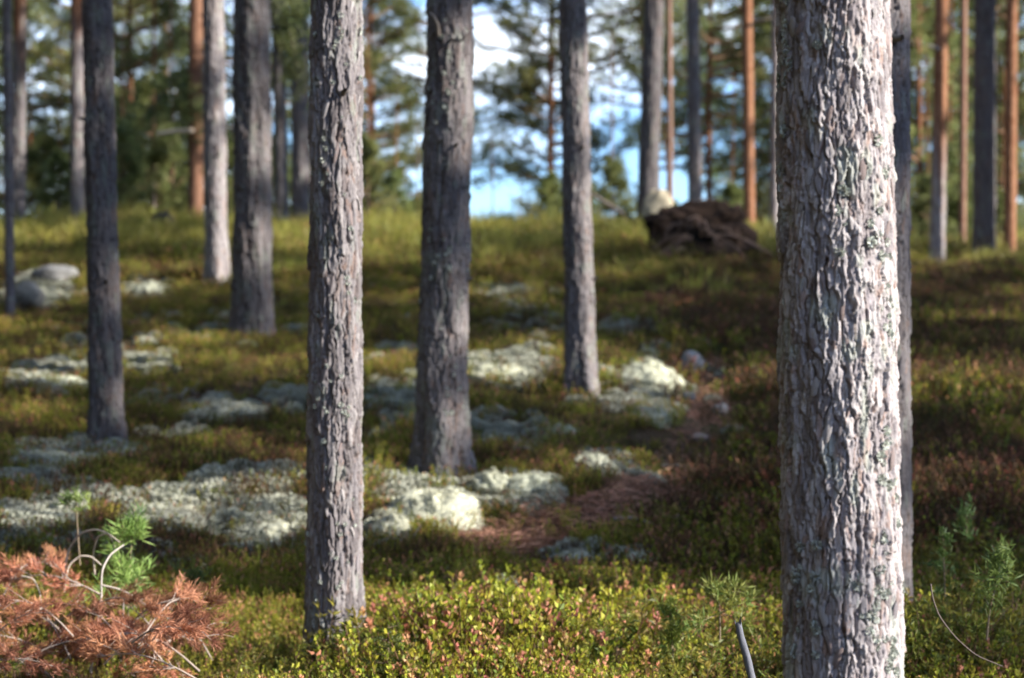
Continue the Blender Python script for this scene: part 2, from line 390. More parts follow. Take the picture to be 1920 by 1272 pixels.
# ------------------------------------------------------------------ the pines that stand in view
# u_base, v_base, width px at breast height, u_top (at v = 0), plate width/height, depth, options
TREES = [
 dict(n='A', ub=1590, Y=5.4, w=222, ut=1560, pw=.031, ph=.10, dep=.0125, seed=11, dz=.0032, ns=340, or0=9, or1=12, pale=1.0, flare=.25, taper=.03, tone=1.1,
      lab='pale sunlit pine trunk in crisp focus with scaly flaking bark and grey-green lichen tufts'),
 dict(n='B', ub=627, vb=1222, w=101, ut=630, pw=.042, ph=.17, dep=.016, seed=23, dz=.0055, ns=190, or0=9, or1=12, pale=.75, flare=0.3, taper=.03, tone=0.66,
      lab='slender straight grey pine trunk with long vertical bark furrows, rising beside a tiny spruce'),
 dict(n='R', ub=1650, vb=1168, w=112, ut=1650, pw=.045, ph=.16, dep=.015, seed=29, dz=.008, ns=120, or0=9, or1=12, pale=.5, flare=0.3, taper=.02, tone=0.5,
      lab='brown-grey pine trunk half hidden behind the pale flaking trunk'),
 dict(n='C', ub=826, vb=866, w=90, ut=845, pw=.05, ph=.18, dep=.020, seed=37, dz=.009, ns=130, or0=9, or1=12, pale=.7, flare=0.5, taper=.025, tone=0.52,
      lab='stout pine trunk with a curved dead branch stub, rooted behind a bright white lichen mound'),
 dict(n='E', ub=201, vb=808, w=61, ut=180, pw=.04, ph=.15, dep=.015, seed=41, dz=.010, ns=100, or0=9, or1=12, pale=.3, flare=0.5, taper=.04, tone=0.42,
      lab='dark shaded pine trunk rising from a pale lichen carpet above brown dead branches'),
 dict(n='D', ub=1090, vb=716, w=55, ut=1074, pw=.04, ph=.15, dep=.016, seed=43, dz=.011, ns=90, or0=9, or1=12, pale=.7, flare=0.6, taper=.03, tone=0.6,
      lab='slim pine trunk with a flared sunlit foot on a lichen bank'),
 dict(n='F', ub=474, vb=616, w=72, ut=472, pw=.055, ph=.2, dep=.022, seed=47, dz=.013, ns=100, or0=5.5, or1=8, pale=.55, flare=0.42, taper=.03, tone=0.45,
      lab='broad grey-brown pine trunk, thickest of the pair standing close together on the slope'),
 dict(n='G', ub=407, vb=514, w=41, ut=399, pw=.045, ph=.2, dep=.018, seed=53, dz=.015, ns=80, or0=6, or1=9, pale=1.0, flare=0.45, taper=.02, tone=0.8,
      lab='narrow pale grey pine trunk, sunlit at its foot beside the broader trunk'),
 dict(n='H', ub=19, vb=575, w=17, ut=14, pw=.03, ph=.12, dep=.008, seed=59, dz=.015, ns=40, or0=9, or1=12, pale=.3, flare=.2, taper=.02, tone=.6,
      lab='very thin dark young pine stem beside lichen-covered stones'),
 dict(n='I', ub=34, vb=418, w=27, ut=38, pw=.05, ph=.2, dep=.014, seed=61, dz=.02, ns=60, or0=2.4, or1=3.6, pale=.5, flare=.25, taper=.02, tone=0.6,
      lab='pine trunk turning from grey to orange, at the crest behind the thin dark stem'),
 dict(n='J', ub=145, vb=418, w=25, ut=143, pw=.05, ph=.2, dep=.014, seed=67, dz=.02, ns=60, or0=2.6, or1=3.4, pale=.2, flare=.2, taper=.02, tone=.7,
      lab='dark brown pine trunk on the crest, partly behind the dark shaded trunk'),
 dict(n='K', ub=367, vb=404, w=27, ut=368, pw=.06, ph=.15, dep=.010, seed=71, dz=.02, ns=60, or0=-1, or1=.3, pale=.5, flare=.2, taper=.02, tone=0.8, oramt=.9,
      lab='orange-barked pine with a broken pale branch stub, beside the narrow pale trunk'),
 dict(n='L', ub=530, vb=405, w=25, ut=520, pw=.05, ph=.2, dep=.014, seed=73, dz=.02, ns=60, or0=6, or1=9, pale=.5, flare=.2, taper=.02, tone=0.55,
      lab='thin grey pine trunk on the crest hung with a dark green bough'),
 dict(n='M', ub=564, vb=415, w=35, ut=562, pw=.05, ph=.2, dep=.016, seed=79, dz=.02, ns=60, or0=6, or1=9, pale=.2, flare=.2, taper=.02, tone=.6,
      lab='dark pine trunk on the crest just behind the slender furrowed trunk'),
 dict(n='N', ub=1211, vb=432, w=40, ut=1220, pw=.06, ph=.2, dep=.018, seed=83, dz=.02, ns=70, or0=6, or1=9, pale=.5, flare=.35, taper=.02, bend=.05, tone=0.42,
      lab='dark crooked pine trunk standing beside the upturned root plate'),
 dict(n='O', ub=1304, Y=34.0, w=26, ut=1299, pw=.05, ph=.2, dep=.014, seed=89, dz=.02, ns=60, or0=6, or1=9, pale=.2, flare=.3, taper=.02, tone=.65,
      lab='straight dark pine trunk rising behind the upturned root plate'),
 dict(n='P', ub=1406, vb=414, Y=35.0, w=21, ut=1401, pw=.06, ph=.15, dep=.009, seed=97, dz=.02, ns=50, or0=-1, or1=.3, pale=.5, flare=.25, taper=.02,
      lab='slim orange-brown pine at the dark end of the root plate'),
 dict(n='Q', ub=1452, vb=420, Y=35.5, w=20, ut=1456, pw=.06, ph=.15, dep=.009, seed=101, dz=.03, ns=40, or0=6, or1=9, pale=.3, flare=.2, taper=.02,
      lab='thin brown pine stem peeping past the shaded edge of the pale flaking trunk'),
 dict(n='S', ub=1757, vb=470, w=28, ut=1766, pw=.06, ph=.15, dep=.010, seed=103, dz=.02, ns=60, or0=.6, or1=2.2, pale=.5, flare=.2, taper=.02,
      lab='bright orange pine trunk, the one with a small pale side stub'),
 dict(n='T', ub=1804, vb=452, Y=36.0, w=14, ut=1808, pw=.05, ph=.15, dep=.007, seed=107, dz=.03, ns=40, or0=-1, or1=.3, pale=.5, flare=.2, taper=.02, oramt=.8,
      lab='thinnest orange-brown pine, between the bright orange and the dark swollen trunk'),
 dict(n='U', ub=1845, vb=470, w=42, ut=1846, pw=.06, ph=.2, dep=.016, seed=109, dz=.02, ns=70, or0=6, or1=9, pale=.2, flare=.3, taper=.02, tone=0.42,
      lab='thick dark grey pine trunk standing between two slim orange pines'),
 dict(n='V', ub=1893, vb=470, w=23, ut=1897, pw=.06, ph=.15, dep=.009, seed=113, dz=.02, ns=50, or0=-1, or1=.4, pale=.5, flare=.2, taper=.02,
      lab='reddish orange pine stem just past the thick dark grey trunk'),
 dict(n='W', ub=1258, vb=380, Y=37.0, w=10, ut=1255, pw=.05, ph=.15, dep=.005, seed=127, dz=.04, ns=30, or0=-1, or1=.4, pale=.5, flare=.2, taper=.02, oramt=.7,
      lab='pencil-thin orange young pine behind the pale boulder'),
]
pines = {}
for k, d in enumerate(TREES):
    if 'Y' in d:
        x = (d['ub'] - 960) / FPX * d['Y']; p = (x, d['Y'], tz(x, d['Y']))
    else:
        p = hit(d['ub'], d['vb'])
    Y = p[1]; r = 0.5 * d['w'] / FPX * Y
    ztop = CAM_Z + 636 / FPX * Y
    lean = ((d['ut'] - d['ub']) / FPX * Y / (ztop - p[2]), 0.012 * math.sin(k * 2.1))
    g = random.Random(d['seed'])
    T = dict(p=p, r=r, H=15.5 + 3 * g.random(), lean=lean, vis=ztop - p[2] + 0.35, nseg=d['ns'], dz=d['dz'], pw=d['pw'], phh=d['ph'], depth=d['dep'],
             seed=d['seed'], or0=d['or0'], or1=d['or1'], pale=d['pale'], flare=d['flare'], taper=d['taper'], nl=3 + k % 2, ph0=g.random() * 6,
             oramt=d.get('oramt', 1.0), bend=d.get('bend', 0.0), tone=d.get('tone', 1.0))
    root = thing('pine_tree', d['lab'], 'pine tree', p, 'pines standing on the heath slope')
    T['root'] = root; pines[d['n']] = T
    build_trunk(T, root)
    add_crown(root, HIGH, k, T['H'] / 17.2, g.random() * 6.28, (lean[0] * 12, lean[1] * 12, 0))
    print('tree', d['n'], [round(c, 2) for c in p], 'diam', round(2 * r, 3))

# ------------------------------------------------------------------ details on the near trunks: bark flakes, lichen tufts, dead stubs
def flake_mesh(seed):
    g = np.random.default_rng(seed); m = 7
    th = np.arange(m) * 2 * math.pi / m + g.normal(size=m) * 0.2
    rr = 0.8 + 0.35 * g.random(m)
    ring = np.stack([rr * np.cos(th) * 0.5, np.zeros(m), rr * np.sin(th)], -1)
    bow = lambda P, o: P + np.stack([0 * P[:, 0], o - 0.35 * P[:, 0] ** 2 - 0.10 * P[:, 2] ** 2, 0 * P[:, 0]], -1)
    a = bow(ring, 0.16); b = bow(ring * 1.06, -0.05); ct = bow(np.zeros((1, 3)), 0.2)
    V = np.concatenate([a, b, ct]); i = np.arange(m); j = (i + 1) % m
    F = np.concatenate([np.stack([i, j, j + m, i + m], -1), np.stack([np.full(m, 2 * m), i, j, j], -1)[:, [0, 1, 2, 2]]])
    F3 = np.concatenate([np.stack([i, j, j + m], -1), np.stack([i, j + m, i + m], -1), np.stack([np.full(m, 2 * m), j, i], -1)])
    c = (GREY, PALE, GREY * .5 + PINK * .5, PALE * .95, GREY * .9, GREY * .6 + PINK * .4)[seed % 6] * .85
    return make_mesh('bark_flake', V, F3, M_BARK, np.broadcast_to(c, V.shape))
FLAKES = [flake_mesh(k) for k in range(6)]
def tuft_mesh(seed):
    g = np.random.default_rng(900 + seed); mb = MB(); n = 26
    d = unit(n, g); d[:, 1] = np.abs(d[:, 1]) * 0.3 + 0.1
    mb.blades(d * 0.22 * np.array([1, 0.5, 1]), d, 0.85, 0.62, np.array([0.46, 0.485, 0.44]) * (0.8 + 0.4 * g.random((n, 1))), fold=0.18, rr=g)
    return mb.mesh('lichen_tuft', M_LICHEN)
TUFTS = [tuft_mesh(k) for k in range(5)]
def on_trunk(T, th, h, out=0.0):
    cx, cy, cz = center_line(T, h)
    r = float(radius(T, np.array([th]), np.array([h]))[0]) + out
    return (float(cx) - T['p'][0] + r * math.cos(th), float(cy) - T['p'][1] + r * math.sin(th), h)
def stud(T, meshes, name, n, h0, h1, size, seed, out, clump=None, squash=(1, 1, 1)):
    g = random.Random(seed); k = 0
    while k < n:
        th = R_(-90) + g.uniform(-1.45, 1.45); h = g.uniform(h0, h1)
        if clump is not None and float(fbm(np.array([math.cos(th) * 3]), np.array([math.sin(th) * 3]), h * 2.3, seed, 2)[0]) < clump: continue
        s = size * g.uniform(0.55, 1.25)
        obj(name, g.choice(meshes), T['root'], on_trunk(T, th, h, out), (g.uniform(-.2, .2), g.uniform(-.35, .35), th - R_(90)), (s * squash[0], s * squash[1], s * squash[2]))
        k += 1
stud(pines['A'], FLAKES, 'bark_flake', 150, 0.55, 2.35, 0.021, 5, 0.001, None, (0.9, 0.45, 1.15))
stud(pines['A'], TUFTS, 'lichen_tuft', 150, 0.5, 2.35, 0.014, 6, 0.001, 0.2)
stud(pines['B'], FLAKES, 'bark_flake', 70, 0.1, 2.9, 0.026, 8, 0.001, None, (0.7, 0.4, 1.5))
stud(pines['B'], TUFTS, 'lichen_tuft', 80, 0.3, 2.9, 0.012, 9, 0.003, 0.08)
stud(pines['C'], TUFTS, 'lichen_tuft', 50, 0.3, 2.8, 0.016, 10, 0.003, 0.05)
def stub(T, pts, r0, r1, c=(0.22, 0.19, 0.17)):
    mb = MB(); mb.tube(pts, np.linspace(r0, r1, len(pts)), 7, c)
    return obj('branch_stub', mb.mesh('branch_stub', M_BARK, True), T['root'])
def loc_of(T, u, v, dY):
    q = pix(u, v, T['p'][1] + dY); return [q[0] - T['p'][0], q[1] - T['p'][1], q[2] - T['p'][2]]
C = pines['C']
stub(C, [loc_of(C, 822, 66, -.13), loc_of(C, 820, 45, -.19), loc_of(C, 812, 30, -.22), loc_of(C, 806, 24, -.2)], .014, .006)
stub(C, [loc_of(C, 846, 74, -.13), loc_of(C, 862, 78, -.2), loc_of(C, 876, 66, -.22), loc_of(C, 890, 52, -.2)], .010, .004, (.12, .1, .1))
K = pines['K']; stub(K, [loc_of(K, 362, 246, -.1), loc_of(K, 330, 246, -.25), loc_of(K, 296, 252, -.3)], .04, .028, (.42, .36, .3))
S = pines['S']; stub(S, [loc_of(S, 1760, 92, -.08), loc_of(S, 1748, 88, -.2), loc_of(S, 1738, 84, -.3)], .03, .015, (.4, .36, .32))
P_ = pines['P']; stub(P_, [loc_of(P_, 1400, 55, 0), loc_of(P_, 1418, 38, -.1), loc_of(P_, 1455, 36, -.3)], .03, .012, (.4, .36, .32))
R1 = pines['R']; stub(R1, [loc_of(R1, 1672, 72, -.12), loc_of(R1, 1684, 72, -.2), loc_of(R1, 1692, 70, -.22)], .022, .014, (.2, .18, .17))
N_ = pines['N']; stub(N_, [loc_of(N_, 1196, 420, -.05), loc_of(N_, 1160, 396, -.2), loc_of(N_, 1108, 362, -.5)], .045, .02, (.1, .085, .08))
def bough(T, pts, seed, n, cols=(NEED * .8, NEED2 * .7, NEED3)):
    g = np.random.default_rng(seed); w = MB(); nd = MB(); pts = np.array(pts)
    w.tube(pts, np.linspace(.02, .006, len(pts)), 4, (.14, .1, .08))
    t = g.random(n) * (len(pts) - 1.01); i = t.astype(int); base = pts[i] + (pts[i + 1] - pts[i]) * (t - i)[:, None]
    needle_tufts(nd, base + g.normal(size=(n, 3)) * np.array([.11, .15, .16]), np.tile([0, 0, -.5], (n, 1)), 14, .14, .018, g, cols)
    o = obj('bough', w.mesh('bough', M_BARK), T['root']); obj('needles', nd.mesh('needles', M_NEEDLE), o)
for nm_, hs_ in dict(B=(2.5,), E=(1.1, 2.2, 3.2), F=(1.3, 2.4, 3.6), D=(.9, 1.9, 2.9), C=(1.2, 2.0), G=(1.5, 3.1), R=(1.2, 2.1)).items():
    T = pines[nm_]
    for q, h_ in enumerate(hs_):
        th_ = R_(-90) + (-1.3, 1.2, .35)[(q + len(nm_) * T['seed']) % 3]; p0_ = np.array(on_trunk(T, th_, h_, -.02)); d_ = np.array([math.cos(th_), math.sin(th_), .25])
        stub(T, [p0_, p0_ + d_ * .035, p0_ + d_ * .06], .016, .009, (.17, .15, .14))
L_ = pines['L']
bough(L_, [loc_of(L_, 520, 10, -.1), loc_of(L_, 540, 45, -.4), loc_of(L_, 552, 95, -.6), loc_of(L_, 558, 160, -.7)], 77, 90)
bough(L_, [loc_of(L_, 535, 60, -.1), loc_of(L_, 555, 30, -.4), loc_of(L_, 578, 20, -.5)], 78, 50)
M__ = pines['M']
bough(K, [loc_of(K, 366, 200, -.1), loc_of(K, 380, 190, -.3), loc_of(K, 376, 240, -.5)], 79, 40)
bough(K, [loc_of(K, 366, 120, .1), loc_of(K, 310, 170, .3), loc_of(K, 240, 255, .6)], 80, 80)

# ------------------------------------------------------------------ pines beyond the crest and around the clearing
UP = [pine_crown(400 + k, 4.0, 13.0, 2.7, 46, 11, 12, 0.21, 0.026, 'round', 0.15) for k in range(3)]
def plain_trunk(H, r, seed, tone=1.0):
    mb = MB(); h = np.array([-.4, 0, .4, 1.5, 3, 5, 7, 9, H]); g = np.random.default_rng(seed)
    P = np.stack([np.cumsum(g.normal(size=len(h)) * .03), np.cumsum(g.normal(size=len(h)) * .03), h], -1); P[:, :2] -= P[1, :2]
    mb.tube(P, r * np.array([1.5, 1.25, 1.02, .95, .88, .78, .62, .45, .05]), 12, ORNG * tone)
    me = mb.mesh('trunk', M_BARK, True)
    c = me.color_attributes['col']
    for i, v in enumerate(me.vertices):
        f = min(1, max(0, (v.co.z - 1.0) / 2.5)); q = (GREY * .8) * (1 - f) + ORNG * f
        c.data[i].color = (*q, 1)
    return me
TR_H = [plain_trunk(16.8, .13, 1), plain_trunk(16.8, .15, 2)]
TR_M = [plain_trunk(11.4, .085, 3), plain_trunk(11.4, .10, 4)]
TR_Y = [plain_trunk(4.1, .035, 5)]
KIND = {'M': (MID, TR_M, 'green pine with boughs almost to the ground beyond the crest', 'low-boughed pines beyond the crest'),
        'U': (UP, TR_M, 'open-crowned pine with sky showing through, beyond the crest', 'open-crowned pines beyond the crest'),
        'Y': (YOUNG, TR_Y, 'bushy young pine growing low just over the crest', 'young pines just over the crest'),
        'H': (HIGH, TR_H, 'tall pine with a high crown that shades the clearing', 'tall pines around the clearing')}
SHORT = dict(A='the pale flaking trunk', B='the slender furrowed trunk', R='the half hidden trunk', C='the stout pine', E='the dark shaded trunk', D='the flared-foot pine', F='the broad grey-brown trunk', G='the narrow pale trunk',
             H='the thin dark stem', I='the grey-to-orange trunk', J='the dark brown crest trunk', K='the orange pine with a broken stub', L='the bough-hung pine', M='the dark crest trunk', N='the crooked pine', O='the straight dark pine',
             P='the root plate\'s orange-brown pine', Q='the thin brown stem', S='the bright orange pine', T='the thinnest orange pine', U='the thick dark grey trunk', V='the reddish orange stem', W='the pencil-thin pine')
def plain_pine(kind, x, y, sc, i):
    cr, tr, lab, grp = KIND[kind]
    if y > 36 and kind != 'H':
        near_n = min(pines, key=lambda n: abs(pines[n]['p'][0] / pines[n]['p'][1] - x / y))
        lab = {'M': 'green low-boughed pine', 'U': 'open-crowned pine', 'Y': 'bushy young pine'}[kind] + (' just over' if y < 42 else ' beyond' if y < 50 else ' far beyond') + ' the crest behind ' + SHORT[near_n]
    root = thing('pine_tree', lab, 'pine tree', (x, y, tz(x, y) - 0.03), grp, (i * 2.399) % 6.28)
    obj('trunk', tr[i % len(tr)], root, None, None, sc); add_crown(root, cr, i, sc)
BACK = [(838, 52, 'U', .95), (1078, 46, 'U', .95), (1212, 50, 'U', .95), (1402, 52, 'U', 1.0), (1764, 48, 'U', .95), (1846, 60, 'M', 1.0), (1893, 45, 'U', .9), (1806, 75, 'M', 1.0),
        (472, 45, 'M', .95), (1035, 45, 'M', .8), (250, 42, 'M', .8), (700, 43, 'M', .7), (1330, 45, 'U', .85), (1722, 42, 'M', .7), (1782, 42, 'Y', .75), (1450, 46, 'M', .7), (182, 45, 'M', .9), (563, 49, 'M', 1.0), (632, 47, 'M', .85), (34, 46, 'M', .95), (366, 41, 'Y', .9), 
        (310, 47, 'M', .9), (145, 52, 'U', 1.0), (1302, 58, 'U', 1.0), (1868, 50, 'M', .8), (160, 39, 'Y', .6), (322, 40, 'Y', .65), (520, 39, 'Y', .55), (640, 40, 'Y', .6), (782, 42, 'Y', .42), (1090, 41, 'Y', .5), (1250, 42, 'Y', .45), (1372, 41, 'Y', .45), (1742, 40, 'Y', .5), (1800, 41, 'Y', .45), (1882, 41, 'Y', .5), (1690, 47, 'M', .8),
        (285, 39, 'Y', .8), (232, 37.5, 'Y', .55), (690, 38, 'Y', .5), (742, 39, 'Y', .42), (60, 39, 'Y', .5), (110, 38, 'Y', .45), (440, 38, 'Y', .5), (925, 44, 'Y', .40), (1030, 40, 'Y', .45), (1150, 40, 'Y', .5), (975, 70, 'Y', .8),
        (-90, 44, 'M', 1.0), (-200, 52, 'M', 1.1), (1540, 50, 'M', 1.0), (1590, 44, 'U', .9), (1700, 44, 'Y', .5), (1835, 43, 'Y', .5), (1960, 45, 'M', .9), (2050, 52, 'M', 1.0), (2180, 46, 'M', 1.0)]
for i, (u, Y, kd, sc) in enumerate(BACK):
    plain_pine(kd, (u - 960) / FPX * Y, Y, sc, i)
SHADE = [(16.46, 7.79, 1.0, 0), (24.69, 12.47, 1.0, 2), (29.45, 0.93, 1.0, 0), (21.84, 18.34, 1.0, 2), (25.74, 6.33, 0.85, 2), (19.14, 14.07, 1.0, 2), (17.62, 18.22, 0.7, 2), (17.09, 28.99, 0.7, 0), (8.87, 10.95, 1.0, 2), (28.45, 19.71, 1.0, 0), (27.38, 6.36, 1.0, 1), (31.26, 1.37, 1.0, 0), (9.57, 12.39, 0.7, 1), (10.3, 25.57, 1.0, 1), (11.28, 7.17, 0.85, 0), (8.8, 14.28, 0.85, 1), (9.91, 17.65, 1.0, 0), (12.42, -0.24, 0.7, 1), (22.21, 14.16, 0.85, 1), (11.31, 28.85, 1.0, 0), (13.42, 29.23, 1.0, 2)]
for (x, y, sc, i) in SHADE: plain_pine('H', x, y, sc, i)
AROUND = [(-9, 4, 1), (-12, 11, 1.05), (-8, -4, .95), (-15, 19, 1), (-3, -8, 1), (3, -11, 1), (-14, -2, 1), (8, -14, 1.05), (-20, 8, 1), (-11, 26, 1), (-17, 30, 1), (-6, -14, 1), (-12, -12, 1)]
for i, (x, y, sc) in enumerate(AROUND): plain_pine('H', x, y, sc, i + 40)

# ------------------------------------------------------------------ ground cover
def scatter(name, label, cat, pts, rot, scl, proto):
    me = bpy.data.meshes.new(name); n = len(pts)
    me.vertices.add(n); me.vertices.foreach_set('co', np.asarray(pts, np.float32).ravel())
    for nm, dat in (('rot', rot), ('scl', scl)):
        a = me.attributes.new(nm, 'FLOAT_VECTOR', 'POINT'); a.data.foreach_set('vector', np.asarray(dat, np.float32).ravel())
    me.materials.append(proto.data.materials[0])
    o = obj(name, me); o['kind'] = 'stuff'; o['label'] = label; o['category'] = cat
    ng = bpy.data.node_groups.new(name, 'GeometryNodeTree')
    ng.interface.new_socket('Geometry', in_out='INPUT', socket_type='NodeSocketGeometry')
    ng.interface.new_socket('Geometry', in_out='OUTPUT', socket_type='NodeSocketGeometry')
    N = ng.nodes; L = ng.links
    gi = N.new('NodeGroupInput'); go = N.new('NodeGroupOutput'); ip = N.new('GeometryNodeInstanceOnPoints')
    oi = N.new('GeometryNodeObjectInfo'); oi.inputs['Object'].default_value = proto
    ar = N.new('GeometryNodeInputNamedAttribute'); ar.data_type = 'FLOAT_VECTOR'; ar.inputs['Name'].default_value = 'rot'
    asx = N.new('GeometryNodeInputNamedAttribute'); asx.data_type = 'FLOAT_VECTOR'; asx.inputs['Name'].default_value = 'scl'
    L.new(gi.outputs[0], ip.inputs['Points']); L.new(oi.outputs['Geometry'], ip.inputs['Instance'])
    L.new(ar.outputs['Attribute'], ip.inputs['Rotation']); L.new(asx.outputs['Attribute'], ip.inputs['Scale'])
    L.new(ip.outputs['Instances'], go.inputs[0])
    md = o.modifiers.new('scatter', 'NODES'); md.node_group = ng
    return o
def proto(name, mb, mat): return bpy.data.objects.new(name, mb.mesh(name, mat))
def sprig(seed, stems, hgt, spread, leaves, ll, lw, cols, tipc, tipp, lean=0.25, stemc=(.16, .09, .05), lift=0.5):
    g = np.random.default_rng(seed); mb = MB()
    for k in range(stems):
        b = np.array([g.normal() * spread, g.normal() * spread, -0.02]); H = hgt * (0.55 + 0.6 * g.random())
        d = np.array([g.normal() * lean, g.normal() * lean, 1.0]); t = np.linspace(0, 1, 4)[:, None]
        P = b + d * H * t + np.array([g.normal(), g.normal(), 0]) * H * 0.12 * t ** 2
        mb.tube(P, np.linspace(.0022, .001, 4), 3, stemc)
        s = 0.22 + 0.8 * np.sort(g.random(leaves)) ** 0.8; s = np.clip(s, 0, 1) * 2.99; i = s.astype(int)
        base = P[i] + (P[i + 1] - P[i]) * (s - i)[:, None]
        dd = unit(leaves, g); dd[:, 2] = np.abs(dd[:, 2]) * 0.6 + lift
        w = g.random((leaves, 1)); c = np.array(cols[0]) * (1 - w) + np.array(cols[1]) * w
        if g.random() < tipp:
            f = sst(2.2, 2.9, s)[:, None]; c = c * (1 - f) + np.array(tipc) * f
        mb.blades(base, dd, ll * (0.7 + .6 * g.random(leaves)), lw, c, fold=0.1, rr=g)
    return mb
# the wood goes on all round the clearing, outside the view
def tree_mass(kind, tr, pts, nm, lab):
    mb_v = []; 
    for me in (kind[0], kind[1], tr):
        pr = bpy.data.objects.new(nm, me)
        n = len(pts); g = np.random.default_rng(len(pts)); rot = np.zeros((n, 3)); rot[:, 2] = g.random(n) * 6.28; sc = np.repeat((.9 + .35 * g.random(n))[:, None], 3, 1)
        scatter(nm, lab, 'forest', pts, rot, sc, pr)
gw = np.random.default_rng(71); W1 = []
for _ in range(1500):
    a_ = gw.random() * 2 * math.pi; d_ = 9 + 46 * gw.random() ** .8; x_, y_ = d_ * math.cos(a_), 8 + d_ * math.sin(a_)
    if abs(x_) < .36 * y_ + 3 and y_ > 0: continue                     # the open view
    if x_ > 1 and x_ < 33 + .4 * max(0, y_ - 20): continue      # the sunny side stays open
    if any(math.hypot(x_ - p[0], y_ - p[1]) < 2.3 for p in W1): continue
    W1.append((x_, y_, tz(x_, y_)))
W1 = np.array(W1); hf = (gw.random(len(W1)) < .5) | (W1[:, 0] > 1)
tree_mass(MID[0], TR_M[0], W1[hf], 'surrounding_wood', 'dense low-boughed pine wood closing in around the clearing')
tree_mass(HIGH[1], TR_H[0], W1[~hf], 'surrounding_wood', 'tall pine wood closing in around the clearing')
print('wood', len(W1))
P_BIL = [proto('bilberry_shrub', sprig(500 + k, 16, .18, .055, 27, .0125, .008, [(.14, .185, .024), (.46, .43, .05)], (.64, .30, .19), .34), M_SHRUB) for k in range(3)]
P_LIN = [proto('lingonberry_shrub', sprig(520 + k, 13, .15, .05, 24, .0125, .008, [(.045, .07, .014), (.13, .15, .026)], (.46, .17, .09), .25), M_SHRUB) for k in range(2)]
P_HEA = [proto('heather', sprig(540 + k, 16, .19, .05, 22, .012, .006, [(.06, .045, .02), (.12, .08, .034)], (.34, .15, .09), .5, stemc=(.12, .06, .035)), M_SHRUB) for k in range(2)]
P_GRA = [proto('grass_tuft', sprig(560 + k, 26, .20, .05, 3, .13, .005, [(.19, .20, .035), (.34, .31, .07)], (.3, .2, .08), .2, lean=.35, lift=1.6), M_SHRUB) for k in range(2)]
P_TEA = [proto('marsh_tea', sprig(580 + k, 7, .24, .05, 24, .034, .0075, [(.065, .095, .018), (.20, .21, .035)], (.30, .26, .05), .5, lift=.15), M_SHRUB) for k in range(2)]
def lichen_tuft(seed, n=520):
    g = np.random.default_rng(seed); mb = MB()
    d = unit(n, g); d[:, 2] = np.abs(d[:, 2]); q = d * np.array([.055, .055, .042]) * (.75 + .3 * g.random((n, 1)))
    mb.blades(q * .8, d + unit(n, g) * .7, .0115, .0065, np.array([.43, .44, .365]) * (.72 + .45 * g.random((n, 1))), rr=g, fold=.2)
    return mb
P_LIC = [proto('lichen_carpet', lichen_tuft(600 + k), M_LICHEN) for k in range(2)]
def litter(seed, n=40):
    g = np.random.default_rng(seed); mb = MB()
    b = np.stack([g.normal(size=n) * .07, g.normal(size=n) * .07, g.random(n) * .02], -1); d = unit(n, g); d[:, 2] *= .25
    mb.blades(b, d, .05, .005, np.array([.40, .22, .15]) * (.5 + .8 * g.random((n, 1))), rr=g); return mb
P_LIT = [proto('needle_litter', litter(620 + k), M_DEAD) for k in range(2)]

LICH_SPOTS = [(810, 905, 110, 50), (730, 970, 60, 35), (960, 895, 100, 40), (130, 920, 80, 45), (320, 930, 130, 50), (500, 960, 95, 60), (60, 960, 90, 30), (150, 830, 150, 30), (420, 740, 90, 30),
              (90, 690, 90, 30), (290, 660, 60, 25), (950, 670, 90, 28), (1220, 690, 60, 50), (1200, 745, 80, 22), (1120, 840, 60, 30), (950, 800, 90, 30), (1080, 1030, 70, 35), (1190, 1030, 55, 25),
              (940, 1080, 45, 30), (1390, 935, 60, 25), (270, 520, 50, 25), (70, 520, 90, 40), (950, 530, 70, 15), (720, 640, 60, 22), (540, 720, 50, 22), (460, 1010, 70, 25), (60, 880, 90, 25), (420, 880, 80, 25), (500, 880, 60, 25), (330, 790, 70, 20)]
LIT_SPOTS = [(960, 985, 130, 45), (1080, 940, 130, 50), (1200, 900, 110, 50), (1290, 840, 90, 60), (1330, 760, 70, 70), (1350, 690, 60, 60), (1000, 1120, 90, 40)]
def ell(u, v, spots):
    m = np.zeros(u.shape)
    for (a, b, ru, rv) in spots: m = np.maximum(m, 1 - ((u - a) / ru) ** 2 - ((v - b) / rv) ** 2)
    return np.clip(m, 0, 1)
cand = 56000
Yc = np.sqrt(rng.random(cand) * (39.0 ** 2 - 5.6 ** 2) + 5.6 ** 2)
Xc = (rng.random(cand) * 2 - 1) * (0.33 * Yc + 0.5)
keepp = rng.random(cand) < np.interp(Yc, [5, 12, 20, 39], [1.0, 1.0, .85, .6]) * 1.0
extra = 17000                                         # the near strip is seen closest
Ye = 5.8 + rng.random(extra) * 9; Xe = (rng.random(extra) * 2 - 1) * (0.28 * Ye + .3)
Xc = np.concatenate([Xc[keepp], Xe]); Yc = np.concatenate([Yc[keepp], Ye])
Zc = terrain(Xc, Yc)
U = 960 + Xc / Yc * FPX; Vv = 636 - (Zc + cover(Yc) - CAM_Z) / Yc * FPX
n1 = fbm(Xc / .9, Yc / 1.1, 0, 31, 3); n2 = fbm(Xc / .7, Yc / .9, 5, 37, 3); n3 = fbm(Xc / 2.2, Yc / 2.2, 9, 41, 2); rr = rng.random(len(Xc))
lic = ell(U + 25 * n2, Vv + 18 * n1, LICH_SPOTS); lit = ell(U + 25 * n1, Vv + 15 * n2, LIT_SPOTS)
left = 1 - sst(1150, 1350, U)
p_lic = np.clip(sst(.02, .45, lic) * .8 + left * sst(.12, .42, n1) * sst(500, 600, Vv) * (1 - sst(1000, 1080, Vv)) * .62 + (1 - left) * sst(.35, .55, n1) * .3, 0, .94)
